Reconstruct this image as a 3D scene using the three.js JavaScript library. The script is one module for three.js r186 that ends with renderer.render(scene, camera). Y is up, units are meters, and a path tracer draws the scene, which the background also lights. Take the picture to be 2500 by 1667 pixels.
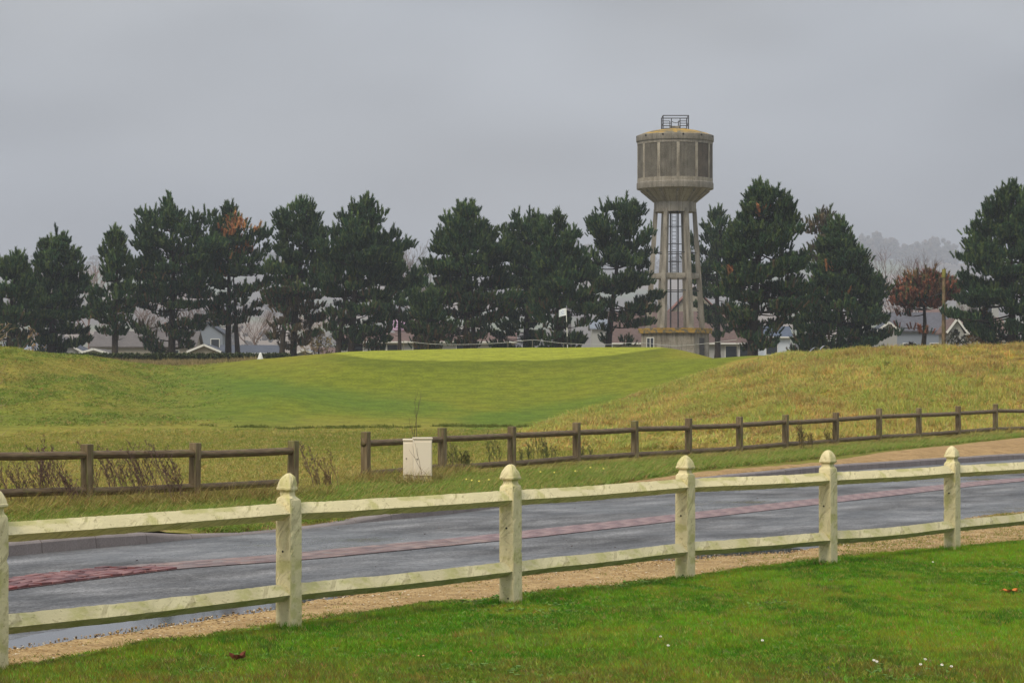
import * as THREE from 'three';
import { mergeGeometries, toCreasedNormals } from 'three/addons/utils/BufferGeometryUtils.js';
import { RoundedBoxGeometry } from 'three/addons/geometries/RoundedBoxGeometry.js';

// ------------------------------------------------------------------ camera, sky, sun, exposure
const F = 6300, CX = 1250, CY = 950, CH = 1.83;        // survey lens: focal length and horizon in photo pixels, eye height in metres
const scene = new THREE.Scene();
const camera = new THREE.PerspectiveCamera(2 * Math.atan(833.5 / F) * 180 / Math.PI, 2500 / 1667, 0.5, 9000);
camera.position.set(0, CH, 0);
camera.rotation.x = Math.atan((CY - 833.5) / F);
const renderer = new THREE.WebGLRenderer({ antialias: true });
renderer.setSize(1024, 682);
renderer.toneMapping = THREE.LinearToneMapping;
renderer.toneMappingExposure = 1.85;
renderer.shadowMap.enabled = true;

// seeded random numbers and noise
function rng(seed) { let a = seed >>> 0; return () => { a = (a + 0x6D2B79F5) | 0; let t = Math.imul(a ^ (a >>> 15), 1 | a); t = (t + Math.imul(t ^ (t >>> 7), 61 | t)) ^ t; return ((t ^ (t >>> 14)) >>> 0) / 4294967296; }; }
function hash(x, y, z) { let h = Math.imul(x, 374761393) ^ Math.imul(y, 668265263) ^ Math.imul(z, 2147483647 ^ 0x5bd1e995); h = Math.imul(h ^ (h >>> 13), 1274126177); return ((h ^ (h >>> 16)) >>> 0) / 4294967296; }
const sm = t => t * t * (3 - 2 * t);
function vn(x, y, s = 0, per = 0) {
  const xi = Math.floor(x), yi = Math.floor(y), fx = sm(x - xi), fy = sm(y - yi);
  const w = v => per ? ((v % per) + per) % per : v;
  const a = hash(w(xi), w(yi), s), b = hash(w(xi + 1), w(yi), s), c = hash(w(xi), w(yi + 1), s), d = hash(w(xi + 1), w(yi + 1), s);
  return a + (b - a) * fx + (c - a) * fy + (a - b - c + d) * fx * fy;
}
function fbm(x, y, s = 0, o = 4, per = 0) { let v = 0, a = 0.5, t = 0; for (let i = 0; i < o; i++) { v += a * vn(x, y, s + i * 7, per); t += a; a *= 0.5; x *= 2; y *= 2; per *= 2; } return v / t; }
const clamp = (v, a = 0, b = 1) => Math.min(b, Math.max(a, v));
const lerp = (a, b, t) => a + (b - a) * t;
const sstep = (a, b, v) => sm(clamp((v - a) / (b - a)));
const lin = v => { v /= 255; return v <= 0.04045 ? v / 12.92 : Math.pow((v + 0.055) / 1.055, 2.4); };
const rgb = (r, g, b) => [lin(r), lin(g), lin(b)];
const mix3 = (a, b, t) => [lerp(a[0], b[0], t), lerp(a[1], b[1], t), lerp(a[2], b[2], t)];

// overcast sky: luminance grows towards the zenith, with faint flat cloud bands
const SKY = 0.208;
{
  const W = 1024, Hh = 512, data = new Float32Array(W * Hh * 4);
  for (let j = 0; j < Hh; j++) for (let i = 0; i < W; i++) {
    const el = ((j + 0.5) / Hh - 0.5) * Math.PI, u = i / W, k = (j * W + i) * 4;
    let L = el > 0 ? 1 + 2.0 * Math.sin(el) : 1 - 0.6 * Math.min(1, -el / 0.2);
    const e = Math.max(0, el) * 180 / Math.PI;
    const band = fbm(u * 64, e * 0.7 + 1.2 * vn(u * 32, e * 0.3, 5, 32), 11, 3, 64) - 0.5, soft = fbm(u * 48, e * 0.3, 31, 3, 48) - 0.5;
    L *= 1 + 0.34 * band + 0.5 * soft;
    const warm = 0.5 + 1.6 * (fbm(u * 48, e * 0.3, 77, 2, 48) - 0.5);
    data[k] = SKY * L * lerp(0.915, 0.955, warm); data[k + 1] = SKY * L * 0.985; data[k + 2] = SKY * L * lerp(1.085, 1.015, warm); data[k + 3] = 1;
  }
  const t = new THREE.DataTexture(data, W, Hh, THREE.RGBAFormat, THREE.FloatType);
  t.mapping = THREE.EquirectangularReflectionMapping; t.magFilter = t.minFilter = THREE.LinearFilter; t.wrapS = THREE.RepeatWrapping; t.needsUpdate = true;
  scene.background = t; scene.environment = t;
}
const sun = new THREE.DirectionalLight(0xfff3df, 1.4);
sun.position.set(-70, 150, 40); sun.target.position.set(0, 0, -60); scene.add(sun, sun.target);
sun.castShadow = true; sun.shadow.radius = 45; sun.shadow.mapSize.set(2048, 2048);
Object.assign(sun.shadow.camera, { left: -160, right: 160, top: 160, bottom: -220, near: 1, far: 600 });
scene.fog = new THREE.FogExp2(0xb9bdc6, 0.00034);

// ------------------------------------------------------------------ helpers
const taken = {};
function numbered(n) { const k = taken[n] = (taken[n] ?? -1) + 1; return k ? n + '_' + String(k).padStart(3, '0') : n; }
function at(px, py, d) { return new THREE.Vector3((px - CX) / F * d, CH - (py - CY) / F * d, -d); }
function tag(o, label, category, group, kind) { o.userData.label = label; o.userData.category = category; if (group) o.userData.group = group; if (kind) o.userData.kind = kind; return o; }
function shade(o) { o.castShadow = o.receiveShadow = true; return o; }
function mesh(name, geo, mat, parent) { const m = shade(new THREE.Mesh(geo, mat)); m.name = parent ? name : numbered(name); (parent || scene).add(m); return m; }
function thing(name, pos, turn = 0) { const g = new THREE.Group(); g.name = numbered(name); if (pos) g.position.copy(pos); g.rotation.y = turn; scene.add(g); return g; }
function pchip(xs, ys, x) {                                // smooth curve through points without overshoot
  const n = xs.length; if (x <= xs[0]) return ys[0]; if (x >= xs[n - 1]) return ys[n - 1];
  let i = 0; while (x > xs[i + 1]) i++;
  const s = k => (ys[k + 1] - ys[k]) / (xs[k + 1] - xs[k]);
  const m = k => { if (k === 0) return s(0); if (k === n - 1) return s(n - 2); const a = s(k - 1), b = s(k); return a * b <= 0 ? 0 : 2 * a * b / (a + b); };
  const h = xs[i + 1] - xs[i], t = (x - xs[i]) / h, t2 = t * t, t3 = t2 * t;
  return (2 * t3 - 3 * t2 + 1) * ys[i] + (t3 - 2 * t2 + t) * h * m(i) + (-2 * t3 + 3 * t2) * ys[i + 1] + (t3 - t2) * h * m(i + 1);
}
function lut(points) { const xs = points.map(p => p[0]), ys = points.map(p => p[1]); return x => { if (x <= xs[0]) return ys[0]; for (let i = 1; i < xs.length; i++) if (x <= xs[i]) return lerp(ys[i - 1], ys[i], (x - xs[i - 1]) / (xs[i] - xs[i - 1])); return ys[ys.length - 1]; }; }
function tube(points, radii, sides = 6, cap = true) {     // tapered tube along points
  const P = points, n = P.length, pos = [], idx = [], uv = [], q = new THREE.Vector3(), up = new THREE.Vector3(), a = new THREE.Vector3(), b = new THREE.Vector3();
  let len = 0;
  for (let i = 0; i < n; i++) {
    q.subVectors(P[Math.min(n - 1, i + 1)], P[Math.max(0, i - 1)]).normalize();
    up.set(0, 1, 0); if (Math.abs(q.y) > 0.9) up.set(1, 0, 0);
    a.crossVectors(q, up).normalize(); b.crossVectors(a, q);
    if (i) len += P[i].distanceTo(P[i - 1]);
    const r = Array.isArray(radii) ? radii[i] : radii;
    for (let k = 0; k <= sides; k++) { const t = k / sides * Math.PI * 2, c = Math.cos(t) * r, s = Math.sin(t) * r; pos.push(P[i].x + a.x * c + b.x * s, P[i].y + a.y * c + b.y * s, P[i].z + a.z * c + b.z * s); uv.push(k / sides, len); }
  }
  for (let i = 0; i < n - 1; i++) for (let k = 0; k < sides; k++) { const o = i * (sides + 1) + k; idx.push(o, o + 1, o + sides + 1, o + 1, o + sides + 2, o + sides + 1); }
  if (cap) for (const e of [0, n - 1]) { const c = pos.length / 3; pos.push(P[e].x, P[e].y, P[e].z); uv.push(0.5, 0); for (let k = 0; k < sides; k++) { const o = e * (sides + 1) + k; e ? idx.push(c, o, o + 1) : idx.push(c, o + 1, o); } }
  const g = new THREE.BufferGeometry(); g.setAttribute('position', new THREE.Float32BufferAttribute(pos, 3)); g.setAttribute('uv', new THREE.Float32BufferAttribute(uv, 2)); g.setIndex(idx); g.computeVertexNormals(); return g;
}
const V = (x, y, z) => new THREE.Vector3(x, y, z);
function box(w, h, d, x = 0, y = 0, z = 0) { return new THREE.BoxGeometry(w, h, d).translate(x, y, z); }
function rbox(w, h, d, r, x = 0, y = 0, z = 0) { return new RoundedBoxGeometry(w, h, d, 2, r).translate(x, y, z); }
function geoOf(pos, idx, uv, col) { const g = new THREE.BufferGeometry(); g.setAttribute('position', new THREE.Float32BufferAttribute(pos, 3)); if (uv) g.setAttribute('uv', new THREE.Float32BufferAttribute(uv, 2)); if (col) g.setAttribute('color', new THREE.Float32BufferAttribute(col, 3)); g.setIndex(idx); g.computeVertexNormals(); return g; }
function grid(nx, ny, fn) {                                // fn(i, j) -> [x, y, z, u, v, r, g, b]
  const pos = [], uv = [], col = [], idx = []; let hasCol = false;
  for (let j = 0; j < ny; j++) for (let i = 0; i < nx; i++) { const p = fn(i, j); pos.push(p[0], p[1], p[2]); uv.push(p[3] ?? p[0], p[4] ?? p[2]); if (p.length > 5) { hasCol = true; col.push(p[5], p[6], p[7]); } }
  for (let j = 0; j < ny - 1; j++) for (let i = 0; i < nx - 1; i++) { const a = j * nx + i, b = a + 1, c = a + nx, d = c + 1; idx.push(a, b, c, b, d, c); }
  return geoOf(pos, idx, uv, hasCol ? col : null);
}
function tex(size, fn, srgb = true, rep = 1, sizeY = size) {
  const data = new Uint8Array(size * sizeY * 4);
  for (let j = 0; j < sizeY; j++) for (let i = 0; i < size; i++) { const c = fn(i / size, j / sizeY), k = (j * size + i) * 4; if (typeof c === 'number') { data[k] = data[k + 1] = data[k + 2] = clamp(c) * 255; } else { data[k] = clamp(c[0], 0, 255); data[k + 1] = clamp(c[1], 0, 255); data[k + 2] = clamp(c[2], 0, 255); } data[k + 3] = 255; }
  const t = new THREE.DataTexture(data, size, sizeY); t.wrapS = t.wrapT = THREE.RepeatWrapping; t.magFilter = THREE.LinearFilter; t.minFilter = THREE.LinearMipmapLinearFilter; t.generateMipmaps = true; if (srgb) t.colorSpace = THREE.SRGBColorSpace; t.repeat.set(rep, rep); t.needsUpdate = true; return t;
}
const mat = (c, rough = 0.9, o = {}) => new THREE.MeshStandardMaterial({ color: new THREE.Color().setRGB(...c), roughness: rough, metalness: 0, ...o });

// ------------------------------------------------------------------ materials
const grainTex = tex(512, (u, v) => { const f = fbm(u * 64, v * 64, 3, 4, 64), g = fbm(u * 8, v * 8, 9, 4, 8), s = hash(u * 512 | 0, v * 512 | 0, 4); const k = 150 + 60 * (f - 0.5) + 46 * (g - 0.5) + 30 * (s - 0.5); return [k + 5, k + 4, k]; }, true, 0.22);
const grainBump = tex(512, (u, v) => fbm(u * 64, v * 64, 3, 4, 64), false, 0.22);
const asphaltTex = tex(1024, (u, v) => { const s = hash(u * 1024 | 0, v * 1024 | 0, 8), f = fbm(u * 8, v * 8, 15, 4, 8), p = vn(u * 256, v * 256, 2, 256); const k = 76 + 84 * (s - 0.5) + 120 * (f - 0.5) + 70 * (p - 0.5); return [k + 1, k, k]; }, true, 0.3);
const asphaltRough = tex(1024, (u, v) => { const f = fbm(u * 4, v * 4, 41, 3, 4), g = fbm(u * 64, v * 64, 42, 2, 64), s = hash(u * 1024 | 0, v * 1024 | 0, 6); return 0.5 + 0.95 * (f - 0.5) + 0.2 * (g - 0.5) + 0.1 * (s - 0.5); }, false, 0.2);
const asphaltBump = tex(512, (u, v) => 0.5 * hash(u * 512 | 0, v * 512 | 0, 21) + 0.5 * vn(u * 170, v * 170, 22, 170), false, 0.9);
const gravelTex = tex(1024, (u, v) => { const s = hash(u * 1024 | 0, v * 1024 | 0, 31), p = vn(u * 160, v * 160, 33, 160), f = fbm(u * 14, v * 14, 35, 5, 14), dk = p > 0.9 ? -45 : p < 0.06 ? 40 : 0; const k = 50 * (s - 0.5) + 60 * (p - 0.5) + 60 * (f - 0.5) + dk; return [158 + k, 130 + k * 0.95, 84 + k * 0.85]; }, true, 0.35);
const gravelBump = tex(512, (u, v) => 0.5 * vn(u * 256, v * 256, 36, 256) + 0.5 * vn(u * 90, v * 90, 37, 90), false, 0.7);
const paintTex = tex(1024, (u, v) => {                       // cream limewash with slanting weather streaks and specks of algae
  const wx = vn(u * 10, v * 10, 50, 10), st = fbm(u * 70 + v * 46 + wx * 5, v * 12 + wx * 2, 51, 4, 0), w = fbm(u * 7, v * 7, 52, 5, 7), sp = vn(u * 220, v * 220, 53, 220), s = hash(u * 1024 | 0, v * 1024 | 0, 54), al = fbm(u * 12, v * 12, 57, 5, 12), pit = fbm(u * 60, v * 60, 59, 2, 60);
  let k = 22 * (s - 0.5) + 36 * (w - 0.5) - 34 * sstep(0.45, 0.75, st) * sstep(0.35, 0.6, w); if (sp > 0.97) k -= 44; k -= 26 * sstep(0.72, 0.84, pit);
  const g = sstep(0.46, 0.74, al); return [222 + k - 24 * g, 210 + k - 19 * g, 165 + k * 0.9 - 34 * g];
}, true, 1);
const paintBump = tex(512, (u, v) => 0.6 * fbm(u * 40, v * 40, 61, 3, 40) + 0.4 * fbm(u * 10, v * 10, 62, 3, 10), false, 1.5);
const woodTex = tex(512, (u, v) => { const g = fbm(u * 40, v * 5, 71, 4, 0), w = fbm(u * 5, v * 5, 72, 3, 5), gr = sstep(0.55, 0.75, fbm(u * 7, v * 3, 75, 3, 0)); const k = 70 * (g - 0.5) + 60 * (w - 0.5); return [116 + k - 8 * gr, 100 + k + 4 * gr, 72 + k * 0.9 - 14 * gr]; }, true, 1);
const concreteTex = tex(512, (u, v) => { const f = fbm(u * 6, v * 6, 81, 5, 6), s = hash(u * 512 | 0, v * 512 | 0, 82), p = vn(u * 120, v * 120, 83, 120), st = fbm(u * 30, v * 2.5, 84, 3, 0); const k = 60 * (f - 0.5) + 24 * (s - 0.5) + 30 * (p - 0.5) - 26 * sstep(0.5, 0.75, st); return [142 + k, 136 + k, 124 + k]; }, true, 0.22);
const pebbleTex = tex(512, (u, v) => { const f = fbm(u * 5, v * 5, 86, 4, 5), s = hash(u * 512 | 0, v * 512 | 0, 87), p = vn(u * 150, v * 150, 88, 150), st = fbm(u * 22, v * 2, 89, 3, 0); const k = 44 * (f - 0.5) + 46 * (s - 0.5) + 44 * (p - 0.5) - 12 * sstep(0.5, 0.75, st); return [106 + k, 101 + k, 89 + k]; }, true, 0.3);
const pebbleBump = tex(256, (u, v) => vn(u * 90, v * 90, 90, 90), false, 0.6);
const lichenTex = tex(512, (u, v) => { const f = fbm(u * 10, v * 10, 91, 5, 10), s = hash(u * 512 | 0, v * 512 | 0, 92), t = sstep(0.38, 0.56, f), k = 30 * (s - 0.5); return [lerp(105, 168, t) + k, lerp(98, 134, t) + k, lerp(80, 52, t) + k]; }, true, 0.35);
const barkTex = tex(256, (u, v) => { const g = fbm(u * 14, v * 4, 95, 4, 0), k = 60 * (g - 0.5); return [78 + k, 66 + k, 56 + k]; }, true, 1);
const tileTex = tex(512, (u, v) => { const f = fbm(u * 5, v * 5, 101, 4, 5), s = vn(u * 60, v * 30, 102, 30), k = 46 * (f - 0.5) + 40 * (s - 0.5); return [190 + k, 190 + k, 190 + k]; }, true, 0.25);

const kerbTex = tex(256, (u, v) => { const k = 34 * (fbm(u * 5, v * 5, 111, 4, 5) - 0.5) + 26 * (hash(u * 256 | 0, v * 256 | 0, 112) - 0.5); return [126 + k, 116 + k, 112 + k]; }, true, 0.6);

const M = {
  terrain: new THREE.MeshPhysicalMaterial({ specularIntensity: 0.2, vertexColors: true, map: grainTex, bumpMap: grainBump, bumpScale: 0.02, roughness: 1 }),
  soil: mat(rgb(84, 84, 48), 1),
  lawnSoil: mat(rgb(78, 92, 36), 1, { map: grainTex }),
  asphalt: new THREE.MeshPhysicalMaterial({ ior: 1.6, map: asphaltTex, roughnessMap: asphaltRough, roughness: 1, bumpMap: asphaltBump, bumpScale: 0.0012 }),
  gravel: new THREE.MeshStandardMaterial({ map: gravelTex, bumpMap: gravelBump, bumpScale: 0.01, roughness: 0.95 }),
  kerb: new THREE.MeshStandardMaterial({ map: kerbTex, roughness: 0.7 }),
  water: new THREE.MeshStandardMaterial({ color: new THREE.Color().setRGB(0.05, 0.05, 0.055), roughness: 0.06 }),
  paint: new THREE.MeshStandardMaterial({ map: paintTex, bumpMap: paintBump, bumpScale: 0.004, roughness: 0.85 }),
  wood: new THREE.MeshStandardMaterial({ map: woodTex, roughness: 0.8 }),
  woodDark: new THREE.MeshStandardMaterial({ map: woodTex, color: new THREE.Color().setRGB(0.8, 0.72, 0.66), roughness: 0.7 }),
  concrete: new THREE.MeshStandardMaterial({ map: concreteTex, roughness: 0.9 }),
  pebble: new THREE.MeshStandardMaterial({ map: pebbleTex, bumpMap: pebbleBump, bumpScale: 0.02, roughness: 0.95 }),
  lichen: new THREE.MeshStandardMaterial({ map: lichenTex, roughness: 0.95 }),
  iron: mat(rgb(58, 58, 62), 0.6),
  hole: mat(rgb(26, 22, 18), 0.9),
  bark: new THREE.MeshStandardMaterial({ map: barkTex, color: new THREE.Color().setRGB(0.5, 0.52, 0.44), roughness: 0.95 }),
  needles: new THREE.MeshPhysicalMaterial({ color: 0xffffff, roughness: 0.9, transmission: 0.15, specularIntensity: 0.25, thickness: 0, side: THREE.DoubleSide }),
  blade: new THREE.MeshPhysicalMaterial({ color: 0xffffff, roughness: 0.85, transmission: 0.3, specularIntensity: 0.25, thickness: 0, side: THREE.DoubleSide }),
  glass: mat(rgb(40, 46, 52), 0.15),
  white: mat(rgb(214, 214, 210), 0.7),
};

// ------------------------------------------------------------------ plan of the road, in lines surveyed from the photo (flat ground: image row -> distance)
const dist = (py, h = 0) => F * (CH - h) / Math.max(30, py - CY);
const pyLawn = lut([[-1500, 1900], [0, 1634], [705, 1522], [1247, 1455], [1671, 1412], [2022, 1364], [2300, 1342], [2500, 1326], [4000, 1240]]);
const pyNear = lut([[-1500, 1822], [20, 1584], [680, 1480], [1034, 1418], [1654, 1361], [1930, 1347], [2060, 1330], [2172, 1308], [2388, 1260], [2500, 1250], [4000, 1180]]);
const pyMid = lut([[-1500, 1630], [20, 1427], [380, 1384], [673, 1364], [1230, 1311], [1642, 1265], [2000, 1224], [2349, 1184], [2500, 1170], [4000, 1100]]);
const pyKerb = lut([[-1500, 1520], [20, 1357], [347, 1327], [510, 1311], [673, 1300], [853, 1279], [1092, 1255], [1282, 1231], [1998, 1153], [2327, 1131], [2500, 1119.6], [4000, 1062]]);
const smoothPy = (f, px, w = 60) => (f(px - w) + 2 * f(px - w / 2) + 2 * f(px) + 2 * f(px + w / 2) + f(px + w)) / 8;
const dLawn = px => dist(smoothPy(pyLawn, px)), dNear = px => dist(smoothPy(pyNear, px, 40)), dMid = px => dist(smoothPy(pyMid, px)), dKerb = px => dist(smoothPy(pyKerb, px, 50));
const kerbH = lut([[-1500, 0.15], [330, 0.15], [515, 0.025], [830, 0.02], [930, 0.09], [1090, 0.14], [4000, 0.14]]);

// ------------------------------------------------------------------ lie of the golf land: heights along sight columns
const hp = (d, py) => [d, CH - (py - CY) / F * d];
const COLS = [
  [-1500, [[36, 0.1], [70, 0.4], [95, 2.0], [115, 4.2], [135, 4.4], [170, 4], [215, 4.2], [450, 5]]],
  [-300, [[36, 0.1], [60, 0.15], [78, 0.5], hp(92, 970), hp(106, 890), hp(120, 842), [135, 3.8], [160, 3.6], [215, 4.2], [450, 5]]],
  [0, [[37, 0.08], [60, 0.15], [80, 0.35], hp(95, 990), hp(108, 915), hp(122, 850), [134, 3.6], [160, 3.4], [215, 4.2], [450, 5]]],
  [200, [[38, 0.06], [60, 0.15], [80, 0.3], hp(97, 1000), hp(112, 930), hp(128, 869), [138, 3.4], [160, 3.3], [215, 4.2], [450, 5]]],
  [430, [[40, 0.05], [60, 0.15], [80, 0.3], hp(100, 1012), hp(120, 945), hp(138, 893), [148, 3.05], [160, 3.2], [215, 4.2], [450, 5]]],
  [640, [[42, 0.05], [60, 0.15], [80, 0.3], hp(100, 1018), hp(112, 952), hp(118, 945), hp(130, 890), hp(138, 876), [150, 3.4], [165, 3.4], [215, 4.2], [450, 5]]],
  [900, [[48, 0.09], [60, 0.15], [80, 0.3], hp(100, 1027), hp(110, 985), hp(118, 950), hp(124, 900), hp(127, 882), hp(142, 857), [152, 3.85], [165, 3.6], [215, 4.2], [450, 5]]],
  [1250, [[54, 0.14], [66, 0.2], [80, 0.32], hp(100, 1030), hp(110, 990), hp(118, 948), hp(125, 900), hp(128, 882), hp(146, 849.5), [153, 4.1], [165, 3.7], [215, 4.2], [450, 5]]],
  [1600, [[58.5, 0.18], [70, 0.3], [82, 0.5], hp(95, 1018), hp(105, 982), hp(115, 935), hp(126, 880), hp(143, 848), [150, 4.1], [165, 3.7], [215, 4.2], [450, 5]]],
  [1850, [[64.7, 0.2], [75, 0.46], hp(85, 1015), hp(95, 965), hp(105, 922), hp(115, 888), hp(124, 868), [135, 3.1], [160, 3.2], [215, 4.2], [450, 5]]],
  [2100, [[71, 0.26], hp(80, 1035), hp(90, 975), hp(100, 920), hp(110, 875), hp(119, 851), [130, 3.5], [165, 3.3], [215, 4.2], [450, 5]]],
  [2300, [[77, 0.3], hp(86, 1028), hp(95, 968), hp(104, 915), hp(114, 868), hp(123, 849), [134, 3.6], [165, 3.4], [215, 4.2], [450, 5]]],
  [2500, [[85, 0.34], hp(92, 1015), hp(100, 955), hp(108, 908), hp(118, 864), hp(127, 844), [140, 3.7], [170, 3.5], [215, 4.2], [450, 5]]],
  [4000, [[120, 0.5], [140, 2], [160, 4.4], [190, 4.2], [215, 4.4], [450, 5]]],
];
const colX = COLS.map(c => c[0]), colF = COLS.map(c => { const xs = c[1].map(p => p[0]), ys = c[1].map(p => p[1]); return d => pchip(xs, ys, d); });
function profile(px, d) {
  let i = 0; while (i < colX.length - 2 && px > colX[i + 1]) i++;
  const a = Math.max(0, i - 1), b = Math.min(colX.length, i + 3);
  return pchip(colX.slice(a, b), colF.slice(a, b).map(f => f(d)), px);
}
const pxOf = (x, d) => CX + x / d * F;
const lipPy = lut([[760, 858], [850, 868], [900, 875], [1000, 880], [1100, 881], [1300, 880], [1400, 876], [1500, 866], [1600, 852], [1650, 845]]);
const roughPx = lut([[850, 1900], [868, 1850], [880, 1795], [912, 1695], [945, 1600], [985, 1495], [1005, 1420], [1030, 1330], [1060, 1250]]);
function golfH(px, d, x = (px - CX) / F * d) {
  const dk = dKerb(px), pr = profile(px, d);
  let h = lerp(kerbH(px), pr, sstep(dk, dk + 5, d));
  const py = CY + (CH - h) / d * F;
  const right = sstep(0, 170, px - roughPx(py)) * sstep(dk + 14, dk + 30, d), left = sstep(560, 200, px) * sstep(60, 90, d);
  h += (fbm(x * 0.45, d * 0.3, 201, 4) - 0.5) * (0.05 + 0.42 * right + 0.2 * left) * sstep(dk + 1, dk + 8, d) * (d > 160 ? 0.4 : 1);
  h -= 0.14 * right * sstep(95, 112, d);
  h += (fbm(x * 1.6, d * 1.1, 205, 3) - 0.5) * (0.02 + 0.22 * right + 0.12 * left) * sstep(dk + 1, dk + 8, d);
  return h;
}
const groundAt = (x, d) => golfH(pxOf(x, d), d, x);
const pyAt = (px, d, h) => CY + (CH - h) / d * F;

function zone(px, d, h, x) {                               // grass kinds of the links, plus slope shade painted under the green
  const py = pyAt(px, d, h), n1 = fbm(x * 0.22, d * 0.1, 301, 4), n2 = fbm(x * 0.8, d * 0.35, 305, 4), n3 = fbm(x * 0.06, d * 0.05, 309, 3), n4 = fbm(x * 2.5, d * 1.6, 313, 3);
  const field = mix3(rgb(154, 150, 70), rgb(136, 140, 56), sstep(0.35, 0.65, n1)), tan = rgb(176, 158, 92), fair = mix3(rgb(126, 138, 42), rgb(150, 148, 50), sstep(0.35, 0.65, n3 * 0.5 + n1 * 0.5)), emer = rgb(102, 130, 46), green = rgb(166, 174, 64), lipShade = rgb(112, 124, 34);
  let c = field;
  c = mix3(c, tan, 0.55 * sstep(1110, 1160, py) * (0.4 + n2));
  c = mix3(c, fair, sstep(1050, 1000, py) * sstep(200, 700, px));
  c = mix3(c, emer, 0.8 * sstep(0.44, 0.6, n1 * 0.5 + n3 * 0.5) * sstep(870, 930, py) * sstep(1060, 1010, py));
  c = mix3(c, emer, 0.75 * sstep(36, 10, Math.abs(py - lerp(1038, 985, clamp((px - 1150) / 350)))) * sstep(1050, 1200, px) * sstep(0, -70, px - roughPx(py)));
  c = mix3(c, emer, 0.8 * sstep(40, 5, Math.abs(py - lerp(925, 985, clamp((px - 430) / 500)))) * sstep(330, 480, px) * sstep(1150, 800, px));
  if (d < 160) { const L = lipPy(px), on = sstep(740, 860, px) * sstep(1680, 1600, px); c = mix3(c, lipShade, 0.8 * on * sstep(42, 6, py - L) * (py > L ? 1 : 0)); c = mix3(c, green, on * sstep(1.5, -1.5, py - L)); }  // dark band below the lip: shade of the steep face put into the colour
  const left = sstep(620, 260, px) * sstep(1045, 985, py);
  c = mix3(c, mix3(mix3(rgb(142, 144, 58), rgb(120, 136, 48), sstep(0.4, 0.6, n2)), rgb(156, 146, 70), sstep(0.54, 0.72, n1)), left * 0.9);
  const right = sstep(-14, 20, px - roughPx(py)) * sstep(1075, 1030, py - 0.04 * (2300 - px) * 0.5);
  let r = mix3(rgb(168, 148, 76), rgb(144, 144, 60), sstep(0.36, 0.62, n2)); r = mix3(r, rgb(112, 92, 52), sstep(0.6, 0.72, n1)); r = mix3(r, rgb(112, 138, 48), sstep(34, 8, Math.abs(py - 872)) * sstep(1840, 1960, px) * sstep(2230, 2080, px));
  const crest = sstep(2240, 2380, px) * sstep(960, 900, py); r = mix3(r, mix3(rgb(170, 150, 46), rgb(116, 96, 44), sstep(0.42, 0.56, n4)), crest * 0.85);
  c = mix3(c, r, right);
  const dk = dKerb(px); c = mix3(c, mix3(rgb(110, 128, 50), rgb(150, 140, 78), n2), sstep(dk + 14, dk + 4, d) * 0.8);
  c = mix3(c, mix3(rgb(150, 126, 84), rgb(126, 112, 70), n4), sstep(440, 560, px) * sstep(1060, 960, px) * sstep(dk + 4.6, dk + 1.6, d + 3.2 * (n2 - 0.5)));
  if (d > 150) c = mix3(c, mix3(rgb(120, 122, 66), rgb(160, 142, 92), n1), sstep(150, 170, d));
  return c;
}

// ------------------------------------------------------------------ the setting
{
  const pxs = []; for (let p = -1500; p < -40; p += 50) pxs.push(p); for (let p = -40; p <= 2540; p += 8) pxs.push(p); for (let p = 2600; p <= 4000; p += 50) pxs.push(p);
  const NR = 300;
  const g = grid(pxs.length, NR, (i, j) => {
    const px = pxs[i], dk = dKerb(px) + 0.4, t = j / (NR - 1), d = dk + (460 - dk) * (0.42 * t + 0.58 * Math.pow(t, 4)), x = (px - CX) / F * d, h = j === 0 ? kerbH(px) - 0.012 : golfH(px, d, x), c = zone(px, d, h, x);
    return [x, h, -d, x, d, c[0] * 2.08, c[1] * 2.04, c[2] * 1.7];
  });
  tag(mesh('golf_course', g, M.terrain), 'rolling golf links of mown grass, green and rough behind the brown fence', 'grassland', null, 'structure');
}
{ // base ground under road and lawn, reaching behind the camera
  const g = grid(2, 2, (i, j) => [i ? 400 : -400, -0.06, j ? 200 : -140]);
  tag(mesh('ground', g, M.soil), 'bare earth lying under the road and the lawn', 'ground', null, 'structure');
}
const PXW = []; for (let p = -1500; p < 0; p += 60) PXW.push(p); for (let p = 0; p <= 2500; p += 10) PXW.push(p); for (let p = 2560; p <= 4000; p += 60) PXW.push(p);
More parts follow.
